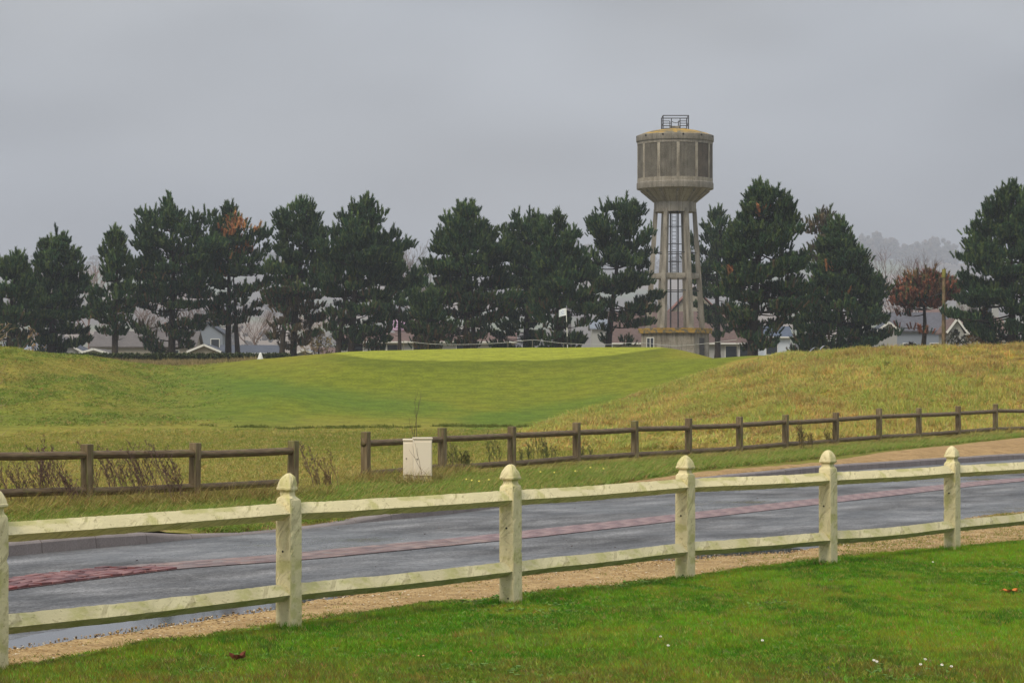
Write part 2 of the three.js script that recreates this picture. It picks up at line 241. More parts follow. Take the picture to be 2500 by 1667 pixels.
{
  const NR = 24;
  const g = grid(PXW.length, NR, (i, j) => { const px = PXW[i], a = dNear(px) - 0.6, b = dKerb(px) + 0.15, d = lerp(a, b, j / (NR - 1)), x = (px - CX) / F * d; return [x, 0.004 * (fbm(x * 0.5, d * 0.3, 401, 2) - 0.5), -d, (x * 0.88 - d * 0.47), (x * 0.47 + d * 0.88) * 0.42]; });
  tag(mesh('road', g, M.asphalt), 'wet grey asphalt road running past the white fence', 'road', null, 'structure');
  const gp = grid(PXW.length, 12, (i, j) => { const px = PXW[i], x0 = (px - CX) / F * dNear(px), b = dNear(px) + (fbm(x0 * 2.2, 3, 411, 4) - 0.5) * 0.9, a = dLawn(px) - 1.2, t = j / 11, d = lerp(a, b, t), x = (px - CX) / F * d; return [x, 0.008 * sstep(1, 0.72, t) + 0.006 + 0.008 * (fbm(x * 3, d * 3, 413, 3) - 0.5) * sstep(1, 0.9, t), -d, x, d]; });
  tag(mesh('gravel_path', gp, M.gravel), 'sandy gravel strip between the lawn and the wet road', 'path', null, 'structure');
  const FP = PXW.filter(p => p >= 1400), py0 = lut([[1390, 1188], [1460, 1179], [1690, 1149], [2000, 1123], [2500, 1080], [4000, 1038]]);
  const gf = grid(FP.length, 10, (i, j) => { const px = FP[i], a = dKerb(px) + 0.46, b = Math.max(a + 0.05, dist(py0(px), 0.22) + (fbm(px * 0.02, 1, 417, 3) - 0.5) * 1.2), d = lerp(a, b, j / 9), x = (px - CX) / F * d; return [x, (j === 0 ? kerbH(px) - 0.03 : golfH(px, d, x)) + 0.02, -d, x, d]; });
  tag(mesh('footpath', gf, mat(rgb(250, 244, 238), 0.95, { map: gravelTex, bumpMap: gravelBump, bumpScale: 0.01 })), 'orange sandy footpath between the kerb and the brown fence', 'path', null, 'structure');
  const LP = PXW.filter(p => p > -900 && p < 470);
  const gv = grid(LP.length, 8, (i, j) => { const px = LP[i], a = dKerb(px) + 0.22, b = a + 0.02 + (0.9 + (fbm(px * 0.012, 5, 419, 3) - 0.5) * 1.8) * sstep(468, 330, px), d = lerp(a, b, j / 7), x = (px - CX) / F * d; return [x, golfH(px, d, x) + 0.012, -d, x, d]; });
  tag(mesh('gravel_verge', gv, M.gravel), 'narrow sandy strip behind the left kerb', 'verge', null, 'structure');
  // lawn
  const gl = grid(PXW.length, 30, (i, j) => { const px = PXW[i], x0 = (px - CX) / F * dLawn(px), b = dLawn(px) + (fbm(x0 * 3.1, 7, 421, 4) - 0.5) * 0.7, t = j / 29, d = lerp(3, b, 1 - Math.pow(1 - t, 2)), x = (px - CX) / F * d; return [x, 0.012 * sstep(1, 0.97, t) + 0.008 + 0.01 * (fbm(x * 1.2, d * 1.2, 423, 3) - 0.5), -d, x, d]; });
  tag(mesh('lawn', gl, M.lawnSoil), 'green lawn in the foreground before the white fence', 'lawn', null, 'structure');
  // puddles along the near edge of the road
  const pud = (p0, p1, w, off, label) => { const n = 60, g = grid(n, 5, (i, j) => { const px = lerp(p0, p1, i / (n - 1)), e = Math.sin(Math.PI * i / (n - 1)) ** 0.5, c = dNear(px) + off, hw = w * e * (0.6 + 0.8 * fbm(px * 0.02, 3, 431, 3)), d = c + (j / 4 - 0.5) * 2 * hw, x = (px - CX) / F * d; return [x, 0.0085, -d, x, d]; }); tag(mesh('puddle', g, M.water), label, 'puddle', 'puddles along the road edge', 'structure'); };
  pud(-60, 1130, 0.75, 0.2, 'long rain puddle along the sandy edge, under the two leftmost fence bays');
  pud(1560, 1960, 0.9, 0.1, 'rain puddle at the road edge beside the fourth fence post');
  pud(1990, 2190, 1.1, -0.5, 'small puddle in the sand between the two rightmost fence posts');
}
{ // far kerb, stone by stone
  const k = thing('kerb'); tag(k, 'raised concrete kerb along the far side of the road, lowered at the field gap', 'kerb', null, 'structure');
  const pts = []; for (let px = -1000; px <= 3200; px += 4) { const d = dKerb(px); pts.push([(px - CX) / F * d, d, px]); }
  let acc = 0, start = 0; const R = rng(55);
  const stone = (a, b) => {
    const dx = b[0] - a[0], dd = b[1] - a[1], L = Math.hypot(dx, dd), ux = dx / L, ud = dd / L, nx = -ud, nd = ux, pos = [], idx = [], uv = [], j = (R() - 0.5) * 0.008, o = R() * 5;
    const sec = h => [[0.0, -0.05], [0.012, h - 0.035], [0.03, h - 0.01], [0.05, h], [0.21, h], [0.21, -0.05]];
    [[a, 0.006], [b, -0.006]].forEach(([p, e]) => { const h = kerbH(p[2]) + j; sec(Math.max(0.012, h)).forEach(([w, y], q) => { pos.push(p[0] + ux * e + nx * w, y, -(p[1] + ud * e + nd * w)); uv.push(o + (p === b ? L : 0), q * 0.1); }); });
    for (let q = 0; q < 5; q++) idx.push(q, q + 1, q + 6, q + 1, q + 7, q + 6);
    idx.push(0, 2, 1, 0, 3, 2, 0, 5, 3, 3, 5, 4, 6, 7, 8, 6, 8, 9, 6, 9, 11, 9, 10, 11);
    const g = toCreasedNormals(geoOf(pos, idx, uv), 0.5); mesh('kerb_stone', g, M.kerb, k);
  };
  for (let i = 1; i < pts.length; i++) { acc += Math.hypot(pts[i][0] - pts[i - 1][0], pts[i][1] - pts[i - 1][1]); if (acc > 1.0) { stone(pts[start], pts[i]); start = i; acc = 0; } }
}
{ // brick strip down the middle of the road
  const s = thing('median_strip'); tag(s, 'strip of red paving bricks laid along the middle of the road', 'paving', null, 'structure');
  const pts = []; for (let px = -700; px <= 3300; px += 4) { const d = dMid(px); pts.push([(px - CX) / F * d, d, px]); }
  const cum = [0]; for (let i = 1; i < pts.length; i++) cum.push(cum[i - 1] + Math.hypot(pts[i][0] - pts[i - 1][0], pts[i][1] - pts[i - 1][1]));
  const total = cum[cum.length - 1]; let hint = 0;
  const along = t => { if (cum[hint] > t) hint = 0; while (hint < cum.length - 2 && cum[hint + 1] < t) hint++; const f = (t - cum[hint]) / (cum[hint + 1] - cum[hint]), a = pts[hint], b = pts[hint + 1], L = cum[hint + 1] - cum[hint]; return { x: lerp(a[0], b[0], f), d: lerp(a[1], b[1], f), px: lerp(a[2], b[2], f), ux: (b[0] - a[0]) / L, ud: (b[1] - a[1]) / L }; };
  const n = 160, bed = grid(n, 2, (i, j) => { const p = along(total * i / (n - 1) * 0.9999), w = (j - 0.5) * 0.77; return [p.x - p.ud * w, 0.008, -(p.d + p.ux * w)]; });
  mesh('bedding', bed, mat(rgb(122, 100, 98), 0.5), s);
  const R = rng(77), bl = 0.205, bw = 0.1, list = [];
  const geos = [0, 1, 2].map(() => rbox(bl - 0.01, 0.03, bw - 0.009, 0.005));
  const cols = [rgb(124, 98, 92), rgb(108, 84, 80), rgb(138, 114, 106), rgb(100, 82, 80), rgb(122, 106, 102)].map(c => mat(c, 0.5)), red = [rgb(106, 56, 54), rgb(88, 46, 46), rgb(126, 82, 78)].map(c => mat(c, 0.5));
  for (let t = 0.1; t < total - 0.3; t += bl) for (let c = 0; c < 7; c++) { const p = along(t + (c % 2) * bl / 2), w = (c - 3) * 0.108, rough = p.px < 410 - c * 9 - 90 * R() * R(); list.push({ x: p.x - p.ud * w, d: p.d + p.ux * w, a: Math.atan2(p.ud, p.ux), y: -0.004 + (rough ? 0.008 + R() * 0.01 : 0.002 * R()), rough, m: R(), tx: (R() - 0.5) * (rough ? 0.1 : 0.02), tz: (R() - 0.5) * (rough ? 0.08 : 0.015), vis: p.px > -30 && p.px < 2530 }); }
  list.sort((a, b) => (a.vis === b.vis ? a.d - b.d : a.vis ? -1 : 1));
  list.slice(0, 300).forEach((b, i) => { const ms = b.rough ? red : cols, m = mesh('brick', geos[i % 3], ms[Math.floor(b.m * ms.length)], s); m.position.set(b.x, b.y, -b.d); m.rotation.set(b.tx, b.a, b.tz); if (b.rough) m.scale.set(0.94, 1.2, 1.0); });
  const rest = list.slice(300), im = new THREE.InstancedMesh(geos[0], mat([1, 1, 1], 0.42), rest.length), o = new THREE.Object3D(), cc = new THREE.Color();
  rest.forEach((b, i) => { o.position.set(b.x, b.y, -b.d); o.rotation.set(b.tx, b.a, b.tz); o.updateMatrix(); im.setMatrixAt(i, o.matrix); cc.setRGB(...(b.rough ? rgb(132, 56, 50) : [rgb(128, 98, 96), rgb(112, 84, 84), rgb(142, 114, 110)][i % 3])); im.setColorAt(i, cc); });
  im.name = 'brick_paving'; im.userData.kind = 'stuff'; shade(im); s.add(im);
}
{ // hills far behind
  const pxs = []; for (let p = -2500; p <= 5000; p += 40) pxs.push(p);
  const ds = [430, 480, 540, 620, 740, 900, 1100, 1350, 1650, 1950, 2300, 2650, 3000, 3400, 3600, 4000, 4800];
  const ridge = lut([[-2500, 640], [0, 662], [300, 640], [900, 655], [1400, 640], [1700, 650], [2100, 628], [2300, 640], [2600, 650], [5000, 640]]);
  const hill = (px, d) => { const top = CH + (CY - ridge(px)) / F * 3500, t = clamp((d - 430) / (3500 - 430)); return lerp(4.6, top, t * t * (1.6 - 0.6 * t)) + (d > 3500 ? (d - 3500) * 0.004 : 0) + 4 * (fbm(px * 0.004, d * 0.003, 501, 3) - 0.5) * sstep(500, 900, d); };
  const g = grid(pxs.length, ds.length * 3 - 2, (i, j) => { const q = j / 3, k = Math.floor(q), d = k >= ds.length - 1 ? ds[ds.length - 1] : lerp(ds[k], ds[k + 1], q - k), px = pxs[i], x = (px - CX) / F * d, n = vn(px * 0.006, d * 0.004, 503), c = n > 0.62 ? rgb(124, 108, 90) : n > 0.4 ? rgb(100, 108, 74) : rgb(92, 82, 70); return [x, hill(px, d), -d, x, d, ...c]; });
  tag(mesh('hills', g, new THREE.MeshStandardMaterial({ vertexColors: true, roughness: 1 })), 'misty hillside of fields rising behind the pines', 'hills', null, 'structure');
  // woods along the hill: one mass each
  const leaf = new THREE.IcosahedronGeometry(1, 1); { const p = leaf.attributes.position; for (let i = 0; i < p.count; i++) { const f = 0.75 + 0.5 * hash(Math.round(p.getX(i) * 50), Math.round(p.getY(i) * 50), Math.round(p.getZ(i) * 50)); p.setXYZ(i, p.getX(i) * f, p.getY(i) * f, p.getZ(i) * f); } leaf.computeVertexNormals(); }
  const R = rng(91), im = [], o = new THREE.Object3D();
  const addTree = (px, d, h, w) => { const x = (px - CX) / F * d, y = hill(px, d); for (let k = 0; k < 16; k++) { const v = R(); im.push([x + (R() - 0.5) * w * (1.1 - 0.7 * v * v), y + h * (0.15 + 0.8 * v), -d + (R() - 0.5) * w, h * (0.05 + 0.06 * R())]); } };
  const topPy = lut([[2080, 585], [2110, 572], [2150, 563], [2175, 572], [2190, 590], [2240, 590], [2270, 583], [2300, 580], [2330, 592], [2380, 596], [2450, 600]]);
  for (let px = 2060; px < 2700; px += 7) for (let k = 0; k < 2; k++) { const d = 3200 + R() * 350, p = px + R() * 8, h = CH + (CY - topPy(p)) / F * d - hill(p, d); addTree(p, d, Math.max(10, h * (0.55 + 0.5 * R())), 15); }
  for (let px = -1500; px < 2060; px += 9) for (let k = 0; k < 2; k++) if (vn(px * 0.012, k, 95) > 0.36) addTree(px + R() * 9, 3100 + R() * 400, 12 + 15 * R() * vn(px * 0.02, 2, 97) * 1.6, 18);
  for (let px = -1500; px < 4000; px += 22) for (const dd of [1100, 1900]) if (vn(px * 0.01, dd, 96) > 0.45) addTree(px + R() * 20, dd + R() * 120, 6 + 7 * R(), 11);
  const w = new THREE.InstancedMesh(leaf, mat([1, 1, 1], 1), im.length), c = new THREE.Color();
  im.forEach(([x, y, z, s], i) => { o.position.set(x, y, z); o.scale.set(s, s * 1.1, s); o.rotation.set(R() * 6, R() * 6, 0); o.updateMatrix(); w.setMatrixAt(i, o.matrix); c.setRGB(...mix3(rgb(70, 70, 58), rgb(92, 78, 66), R())); w.setColorAt(i, c); });
  w.name = 'distant_wood'; shade(w); scene.add(w); tag(w, 'faint wood and hedgerows along the misty hill', 'woodland', null, 'stuff');
}

// ------------------------------------------------------------------ water tower
{
  const D = 233, s = D / F, base = at(1649, CY, D); base.y = groundAt(base.x, D) - 0.3;
  const t = thing('water_tower', base); tag(t, 'old concrete water tower on six legs with a round tank, rising above the pines', 'water tower');
  const Y = py => CH - (py - CY) / F * D - base.y, R = px => px * s;
  const hex = (r0, r1, y0, y1) => { const g = new THREE.CylinderGeometry(r1, r0, y1 - y0, 6, 1).rotateY(Math.PI / 6).translate(0, (y0 + y1) / 2, 0); return toCreasedNormals(g.toNonIndexed(), 0.4); };
  const scaleUV = (g, u, v) => { const a = g.attributes.uv; for (let i = 0; i < a.count; i++) a.setXY(i, a.getX(i) * u, a.getY(i) * v); return g; };
  const house = mesh('pump_house', scaleUV(hex(R(83), R(83), 0, Y(814)), 20, 4), M.concrete, t);
  const slab = mesh('base_slab', scaleUV(hex(R(90), R(91), Y(814) + 0.003, Y(802)), 20, 1), M.lichen, t);
  // window on the left facet, door on the right one
  const facet = (a, y, w, h) => { const g = new THREE.Group(); g.position.set(Math.sin(a) * R(83) * 0.866, y, Math.cos(a) * R(83) * 0.866); g.rotation.y = a; return g; };
  const wf = facet(-Math.PI / 3, (Y(825) + Y(860)) / 2); wf.name = 'window'; t.add(wf);
  { const w = 1.15, h = 1.3, fr = [box(w, 0.09, 0.1, 0, h / 2, 0), box(w, 0.09, 0.1, 0, -h / 2, 0), ...[-w / 2, 0, w / 2].map(x => box(0.1, h - 0.09, 0.1, x, 0, 0))]; mesh('frame', mergeGeometries(fr), M.white, wf); for (const x of [-1, 1]) mesh('pane', box(w / 2 - 0.1, h - 0.09, 0.03, x * w / 4, 0, 0.01), M.glass, wf); }
  const df = facet(Math.PI / 3, 1.1 + 0.3); df.name = 'door'; t.add(df); mesh('door_leaf', rbox(0.95, 2.1, 0.08, 0.01), mat(rgb(58, 56, 54), 0.7), df); mesh('handle', rbox(0.04, 0.16, 0.06, 0.01, 0.36, 0, 0.06), M.iron, df);
  // legs, each a tapered square column
  const yT = Y(518), yB = Y(802), leg = [];
  for (let k = 0; k < 6; k++) {
    const a = Math.PI / 6 + k * Math.PI / 3, rb = R(66), rt = R(47), cs = (r, y, w) => [[-w, -w], [w, -w], [w, w], [-w, w]].map(([p, q]) => [Math.sin(a) * (r + q) + Math.cos(a) * p, y, Math.cos(a) * (r + q) - Math.sin(a) * p]);
    const b = cs(rb, yB - 0.02, 0.25), m = cs(rt, yT + 0.3, 0.185), pos = [...b, ...m].flat(), idx = []; for (let q = 0; q < 4; q++) { const n = (q + 1) % 4; idx.push(q, n, q + 4, n, n + 4, q + 4); }
    const uv = []; for (let q = 0; q < 8; q++) uv.push(q % 4 * 0.8, q < 4 ? 0 : 10);
    mesh('leg', toCreasedNormals(geoOf(pos, idx, uv), 0.3), M.concrete, t); leg.push([a, rb, rt]);
  }
  const rAt = y => lerp(R(66), R(47), (y - yB) / (yT - yB)), ringPt = (k, y) => V(Math.sin(leg[k % 6][0]) * rAt(y), y, Math.cos(leg[k % 6][0]) * rAt(y));
  const bar = (p, q, w, h) => { const L = p.distanceTo(q), g = box(L, h, w); g.rotateY(-Math.atan2(q.z - p.z, q.x - p.x)); g.translate((p.x + q.x) / 2, (p.y + q.y) / 2, (p.z + q.z) / 2); return g; };
  for (let k = 0; k < 6; k++) mesh('ring_beam', bar(ringPt(k, Y(674)), ringPt(k + 1, Y(674)), 0.36, 0.46), M.concrete, t);
  for (const py of [617, 710]) for (let k = 0; k < 6; k++) mesh('tie_rod', tube([ringPt(k, Y(py)), ringPt(k + 1, Y(py))], 0.045, 6), M.iron, t);
  const lathe = (pts, seg = 72) => new THREE.LatheGeometry(pts.map(([r, y]) => new THREE.Vector2(r, y)), seg);
  const cre = (g, u, v) => scaleUV(toCreasedNormals(g.toNonIndexed(), 0.5), u, v);
  mesh('neck_ring', cre(lathe([[R(30), Y(516)], [R(51), Y(518)], [R(51.5), Y(515)], [R(51.5), Y(494)], [R(30), Y(492)]]), 20, 2), M.concrete, t);
  mesh('tank_cone', cre(lathe([[R(20), Y(494.5)], [R(51), Y(494.5)], [R(85), Y(465)], [R(93), Y(461)]]), 20, 3), M.concrete, t);
  for (let k = 0; k < 12; k++) { const a = k * Math.PI / 6 + 0.02, p0 = V(Math.sin(a) * R(51), Y(493), Math.cos(a) * R(51)), p1 = V(Math.sin(a) * R(84), Y(466), Math.cos(a) * R(84)); const g = bar(V(0, 0, 0), V(p0.distanceTo(p1), 0, 0), 0.22, 0.16); const dir = p1.clone().sub(p0).normalize(); const q = new THREE.Quaternion().setFromUnitVectors(V(1, 0, 0), dir); g.applyQuaternion(q); g.translate(p0.x, p0.y, p0.z); mesh('cone_rib', g, M.concrete, t); }
  mesh('lower_ring', cre(lathe([[R(84), Y(464)], [R(93.5), Y(462)], [R(94), Y(461)], [R(94), Y(447.5)], [R(93), Y(446)], [R(90), Y(445.5)]]), 40, 1), M.concrete, t);
  mesh('lower_band', cre(lathe([[R(88), Y(446)], [R(92.4), Y(446)], [R(92.4), Y(436.5)], [R(88), Y(436)]]), 40, 1), mat([1.15, 1.13, 1.08], 0.9, { map: concreteTex }), t);
  mesh('upper_band', cre(lathe([[R(88), Y(354)], [R(92.4), Y(353.6)], [R(92.4), Y(346)], [R(88), Y(345)]]), 40, 1), M.concrete, t);
  mesh('roof_rim', cre(lathe([[R(90), Y(346.5)], [R(94.5), Y(346)], [R(95), Y(345)], [R(95), Y(332)], [R(94), Y(331)], [R(86), Y(331)]]), 40, 1), M.concrete, t);
  const arc = (r, y0, y1, a0, a1, n) => { const g = grid(n, 2, (i, j) => { const a = lerp(a0, a1, i / (n - 1)); return [Math.sin(a) * r, j ? y1 : y0, Math.cos(a) * r, a * r, j ? y1 : y0]; }); return g; };
  const ribM = mat([1.2, 1.18, 1.13], 0.9, { map: concreteTex });
  const stained = new THREE.MeshStandardMaterial({ map: pebbleTex, bumpMap: pebbleBump, bumpScale: 0.02, color: new THREE.Color().setRGB(0.7, 0.62, 0.56), roughness: 0.95 });
  for (let k = 0; k < 12; k++) {
    const a = k * Math.PI / 6 + 0.02; mesh('wall_panel', arc(R(91), Y(437), Y(353), a, a + Math.PI / 6, 9), k >= 1 && k <= 3 ? stained : M.pebble, t);
    const w = 0.038; const parts = [arc(R(92.2), Y(437), Y(353), a - w, a + w, 3)]; for (const e of [-1, 1]) parts.push(grid(2, 2, (i, j) => { const r = R(i ? 92.2 : 90.8); return [Math.sin(a + e * w) * r, j ? Y(353) : Y(437), Math.cos(a + e * w) * r, i, j]; }));
    mesh('wall_rib', mergeGeometries(parts), ribM, t);
    mesh('overflow_hole', new THREE.CylinderGeometry(0.09, 0.09, 0.12, 10).rotateX(Math.PI / 2).rotateY(a + 0.13).translate(Math.sin(a + 0.13) * R(94.2), Y(335), Math.cos(a + 0.13) * R(94.2)), M.hole, t);
  }
  const roof = mesh('roof_dome', cre(lathe([[R(94), Y(331.3)], [R(80), Y(326)], [R(60), Y(320)], [R(35), Y(315.5)], [R(12), Y(314)], [0, Y(313.8)]].map(p => p)), 8, 3), M.lichen, t);
  mesh('hatch', rbox(R(26), 0.42, R(26), 0.03, 0, Y(313), 0), M.concrete, t);
  const rail = thing('x'); scene.remove(rail); delete taken.x; rail.name = 'roof_railing'; t.add(rail);
  const yr0 = Y(322), yr1 = Y(284), yi = Y(291);
  for (const z of [1.15, -1.15]) {
    for (const x of [-31, 31]) mesh('railing_post', tube([V(R(x), yr0 - 0.1, z), V(R(x), yr1, z)], 0.055, 6), M.iron, rail);
    mesh('top_bar', tube([V(R(-31), yr1, z), V(R(31), yr1, z)], 0.045, 6), M.iron, rail);
    for (const e of [-1, 1]) { mesh('railing_post', tube([V(R(e * 10.5), yr0, z), V(R(e * 10.5), yi, z)], 0.045, 6), M.iron, rail); for (const py of [291, 303, 309]) mesh('mid_bar', tube([V(R(e * 10.5), Y(py), z), V(R(e * 31), Y(py), z)], 0.035, 6), M.iron, rail); }
  }
  for (const e of [-1, 1]) for (const py of [284, 303]) mesh('side_bar', tube([V(R(e * 31), Y(py), -1.15), V(R(e * 31), Y(py), 1.15)], 0.035, 6), M.iron, rail);
  mesh('chain', tube([V(R(-10.5), Y(298), 1.15), V(R(-5), Y(301), 1.15), V(0, Y(302), 1.15), V(R(5), Y(301), 1.15), V(R(10.5), Y(298), 1.15)], 0.03, 5), M.iron, rail);
  // pipes and ladder inside the legs
  mesh('pipe', tube([V(R(-11.5), yB, 0.2), V(R(-11.5), yT + 0.6, 0.2)], 0.07, 8), M.iron, t); mesh('pipe', tube([V(R(7), yB, 0.1), V(R(7), yT + 0.6, 0.1)], 0.07, 8), M.iron, t);
  const lad = new THREE.Group(); lad.name = 'ladder'; t.add(lad); const l0 = Y(670), l1 = yT + 0.4;
  for (const x of [-8.5, 2]) mesh('ladder_rail', tube([V(R(x), l0, 0.6), V(R(x), l1, 0.6)], 0.028, 6), M.iron, lad);
  for (let y = l0 + 0.2; y < l1; y += 0.33) mesh('rung', tube([V(R(-8.5), y, 0.6), V(R(2), y, 0.6)], 0.022, 5), M.iron, lad);
  for (const py of [553, 596, 639]) mesh('bracket', tube([V(R(-17), Y(py), 0.4), V(R(15), Y(py), 0.4)], 0.045, 6), M.iron, lad);
}

// ------------------------------------------------------------------ white concrete fence in the foreground
const FP0 = [[-4.98, 14.2], [-3.325, 16.55], [-1.668, 19.3], [-0.01, 21.75], [1.64, 24.45], [3.232, 26.38], [4.892, 28.68], [6.52, 31.1], [8.15, 33.5]];
{
  const f = thing('concrete_fence', V(0, 0, 0)); tag(f, 'cream painted concrete post and rail fence with pointed post caps across the foreground', 'fence');
  const prof = [[-0.15, 0.0735], [0.02, 0.0735], [0.2, 0.0728], [0.4, 0.0725], [0.6, 0.0722], [0.8, 0.072], [0.95, 0.0715], [1.0, 0.0705], [1.018, 0.066], [1.03, 0.054], [1.042, 0.049], [1.06, 0.048], [1.072, 0.053], [1.075, 0.066], [1.08, 0.0695], [1.094, 0.0695], [1.098, 0.066], [1.115, 0.0625], [1.135, 0.0565], [1.153, 0.0485], [1.17, 0.0385], [1.184, 0.028], [1.194, 0.016], [1.2, 0.004]];
  const fine = []; for (let i = 0; i < prof.length - 1; i++) { const n = Math.max(1, Math.round((prof[i + 1][0] - prof[i][0]) / 0.035)); for (let k = 0; k < n; k++) fine.push([lerp(prof[i][0], prof[i + 1][0], k / n), lerp(prof[i][1], prof[i + 1][1], k / n)]); } fine.push(prof[prof.length - 1]);
  const post = (seed, broken) => {
    const pos = [], idx = [], uv = [], N = 28;
    fine.forEach(([y, w], j) => {
      for (let k = 0; k <= N; k++) {
        const kk = k % N, side = Math.floor(kk / 7), q = kk % 7, e = [-0.93, -0.86, -0.45, 0, 0.45, 0.86, 0.93][q], c = Math.cos(side * Math.PI / 2), s = Math.sin(side * Math.PI / 2);
        let lx = w * (Math.abs(e) === 0.93 ? 0.965 : 1), lz = w * e; const corner = Math.abs(e) > 0.8;
        const n = fbm(side * 9 + e * 2.2 + seed * 13, y * 16, seed * 3 + 1, 4) - 0.5, chip = corner ? Math.max(0, vn(side * 5 + (e > 0 ? 1 : 0) * 3 + seed * 31, y * 38, seed) - 0.72) * 0.035 : 0;
        lx *= 1; const sc = 1 + n * (y > 1.0 ? 0.07 : 0.03) - chip / w; lx *= sc; lz *= sc;
        let X = lx * c - lz * s, Z = lx * s + lz * c, yy = y + (y > 1 ? n * 0.012 : 0);
        if (broken) { const dmg = sstep(0.02, 0.06, X * 0.7 + Z * 0.75) * sstep(0.99, 1.03, y) * sstep(1.17, 1.12, y); X *= 1 - dmg * (0.35 + 0.25 * n); Z *= 1 - dmg * (0.3 + 0.3 * n); }
        pos.push(X, yy, Z); uv.push(k / N * 0.58 + seed * 0.37, y * 0.8);
      }
    });
    for (let j = 0; j < fine.length - 1; j++) for (let k = 0; k < N; k++) { const a = j * (N + 1) + k, b = a + N + 1; idx.push(a, b, a + 1, a + 1, b, b + 1); }
    return toCreasedNormals(geoOf(pos, idx, uv), 0.4);
  };
  const ang = i => { const a = FP0[Math.max(0, i - 1)], b = FP0[Math.min(FP0.length - 1, i + 1)]; return Math.atan2(b[1] - a[1], b[0] - a[0]); };
  const topOff = [0, 0, 0, 0, 0.0, 0, 0, 0, 0], R = rng(5);
  FP0.forEach(([x, d], i) => {
    const p = mesh('post', post(i + 2, i === 2), M.paint, f); p.position.set(x, 0.0 + topOff[i], -d); p.rotation.set((R() - 0.5) * 0.008, ang(i), (R() - 0.5) * 0.012); p.scale.set(1, 1 + (R() - 0.5) * 0.012, 1);
    if (i === 2) p.userData.label = 'post with a broken and cracked cap';
    // bolt holes on the face towards the left bay
    for (const [hy, hz] of [[0.62 + R() * 0.06, (R() - 0.5) * 0.02], [0.075, 0.02]]) mesh('bolt_hole', new THREE.CylinderGeometry(0.0085, 0.0085, 0.008, 10).rotateZ(Math.PI / 2).translate(-0.0705, hy, hz), M.hole, p);
  });
  for (let i = 0; i < FP0.length - 1; i++) for (const [hgt, id] of [[0.915, 1], [0.312, 2]]) {
    const a = FP0[i], b = FP0[i + 1], dx = b[0] - a[0], dd = b[1] - a[1], L = Math.hypot(dx, dd), ux = dx / L, ud = dd / L, nx = ud, nd = -ux, n = 61, sec = [[0, 0.066], [0.034, 0.0275], [0.067, -0.014], [0.034, -0.04], [0, -0.066], [-0.034, -0.04], [-0.067, -0.014], [-0.034, 0.0275]], S = sec.length, pos = [], idx = [], uv = [];
    const sag = (id === 2 && i === 5 ? 0.016 : 0.006) * (R() * 0.6 + 0.7), twist = (R() - 0.5) * 0.016, dmgAt = id === 2 && i === 1 ? 0.47 : id === 2 && i === 6 ? 0.35 : id === 2 && i === 3 ? 1.5 : -1;
    for (let j = 0; j < n; j++) {
      const t = j / (n - 1), s = lerp(0.055, L - 0.055, t), y0 = hgt - sag * Math.sin(Math.PI * t) + twist * (t - 0.5) + 0.006 * (vn(t * 5, i * 2 + id, 601) - 0.5);
      for (let k = 0; k <= S; k++) {
        const [w, y] = sec[k % S], m = 1 + 0.1 * (fbm(t * 30 + i * 9, k % S + id * 3, 603, 3) - 0.5), arr = (k % S) % 2 === 0 ? Math.max(0, vn(t * 90, k % S + i * 5 + id, 605) - 0.7) * 0.26 : 0, dm = (k % S === 2 || k % S === 3) ? 0.3 * Math.exp(-(((t - dmgAt) / 0.022) ** 2)) + 0.18 * Math.exp(-(((t - dmgAt - 0.16) / 0.016) ** 2)) * (dmgAt > 0 ? 1 : 0) : 0;
        const q = m * (1 - arr - dm); pos.push(a[0] + ux * s + nx * w * q, y0 + y * m * (1 - arr * 0.6), -(a[1] + ud * s + nd * w * q)); uv.push(s * 0.55 + i * 0.31 + id * 0.17, k * 0.055 + id * 0.4);
      }
    }
    for (let j = 0; j < n - 1; j++) for (let k = 0; k < S; k++) { const p = j * (S + 1) + k, q = p + S + 1; idx.push(p, q, p + 1, p + 1, q, q + 1); }
    const m = mesh('rail', toCreasedNormals(geoOf(pos, idx, uv), 0.5), M.paint, f); if (dmgAt > 0 && dmgAt < 1) m.userData.label = 'rail with chipped edge';
  }
}

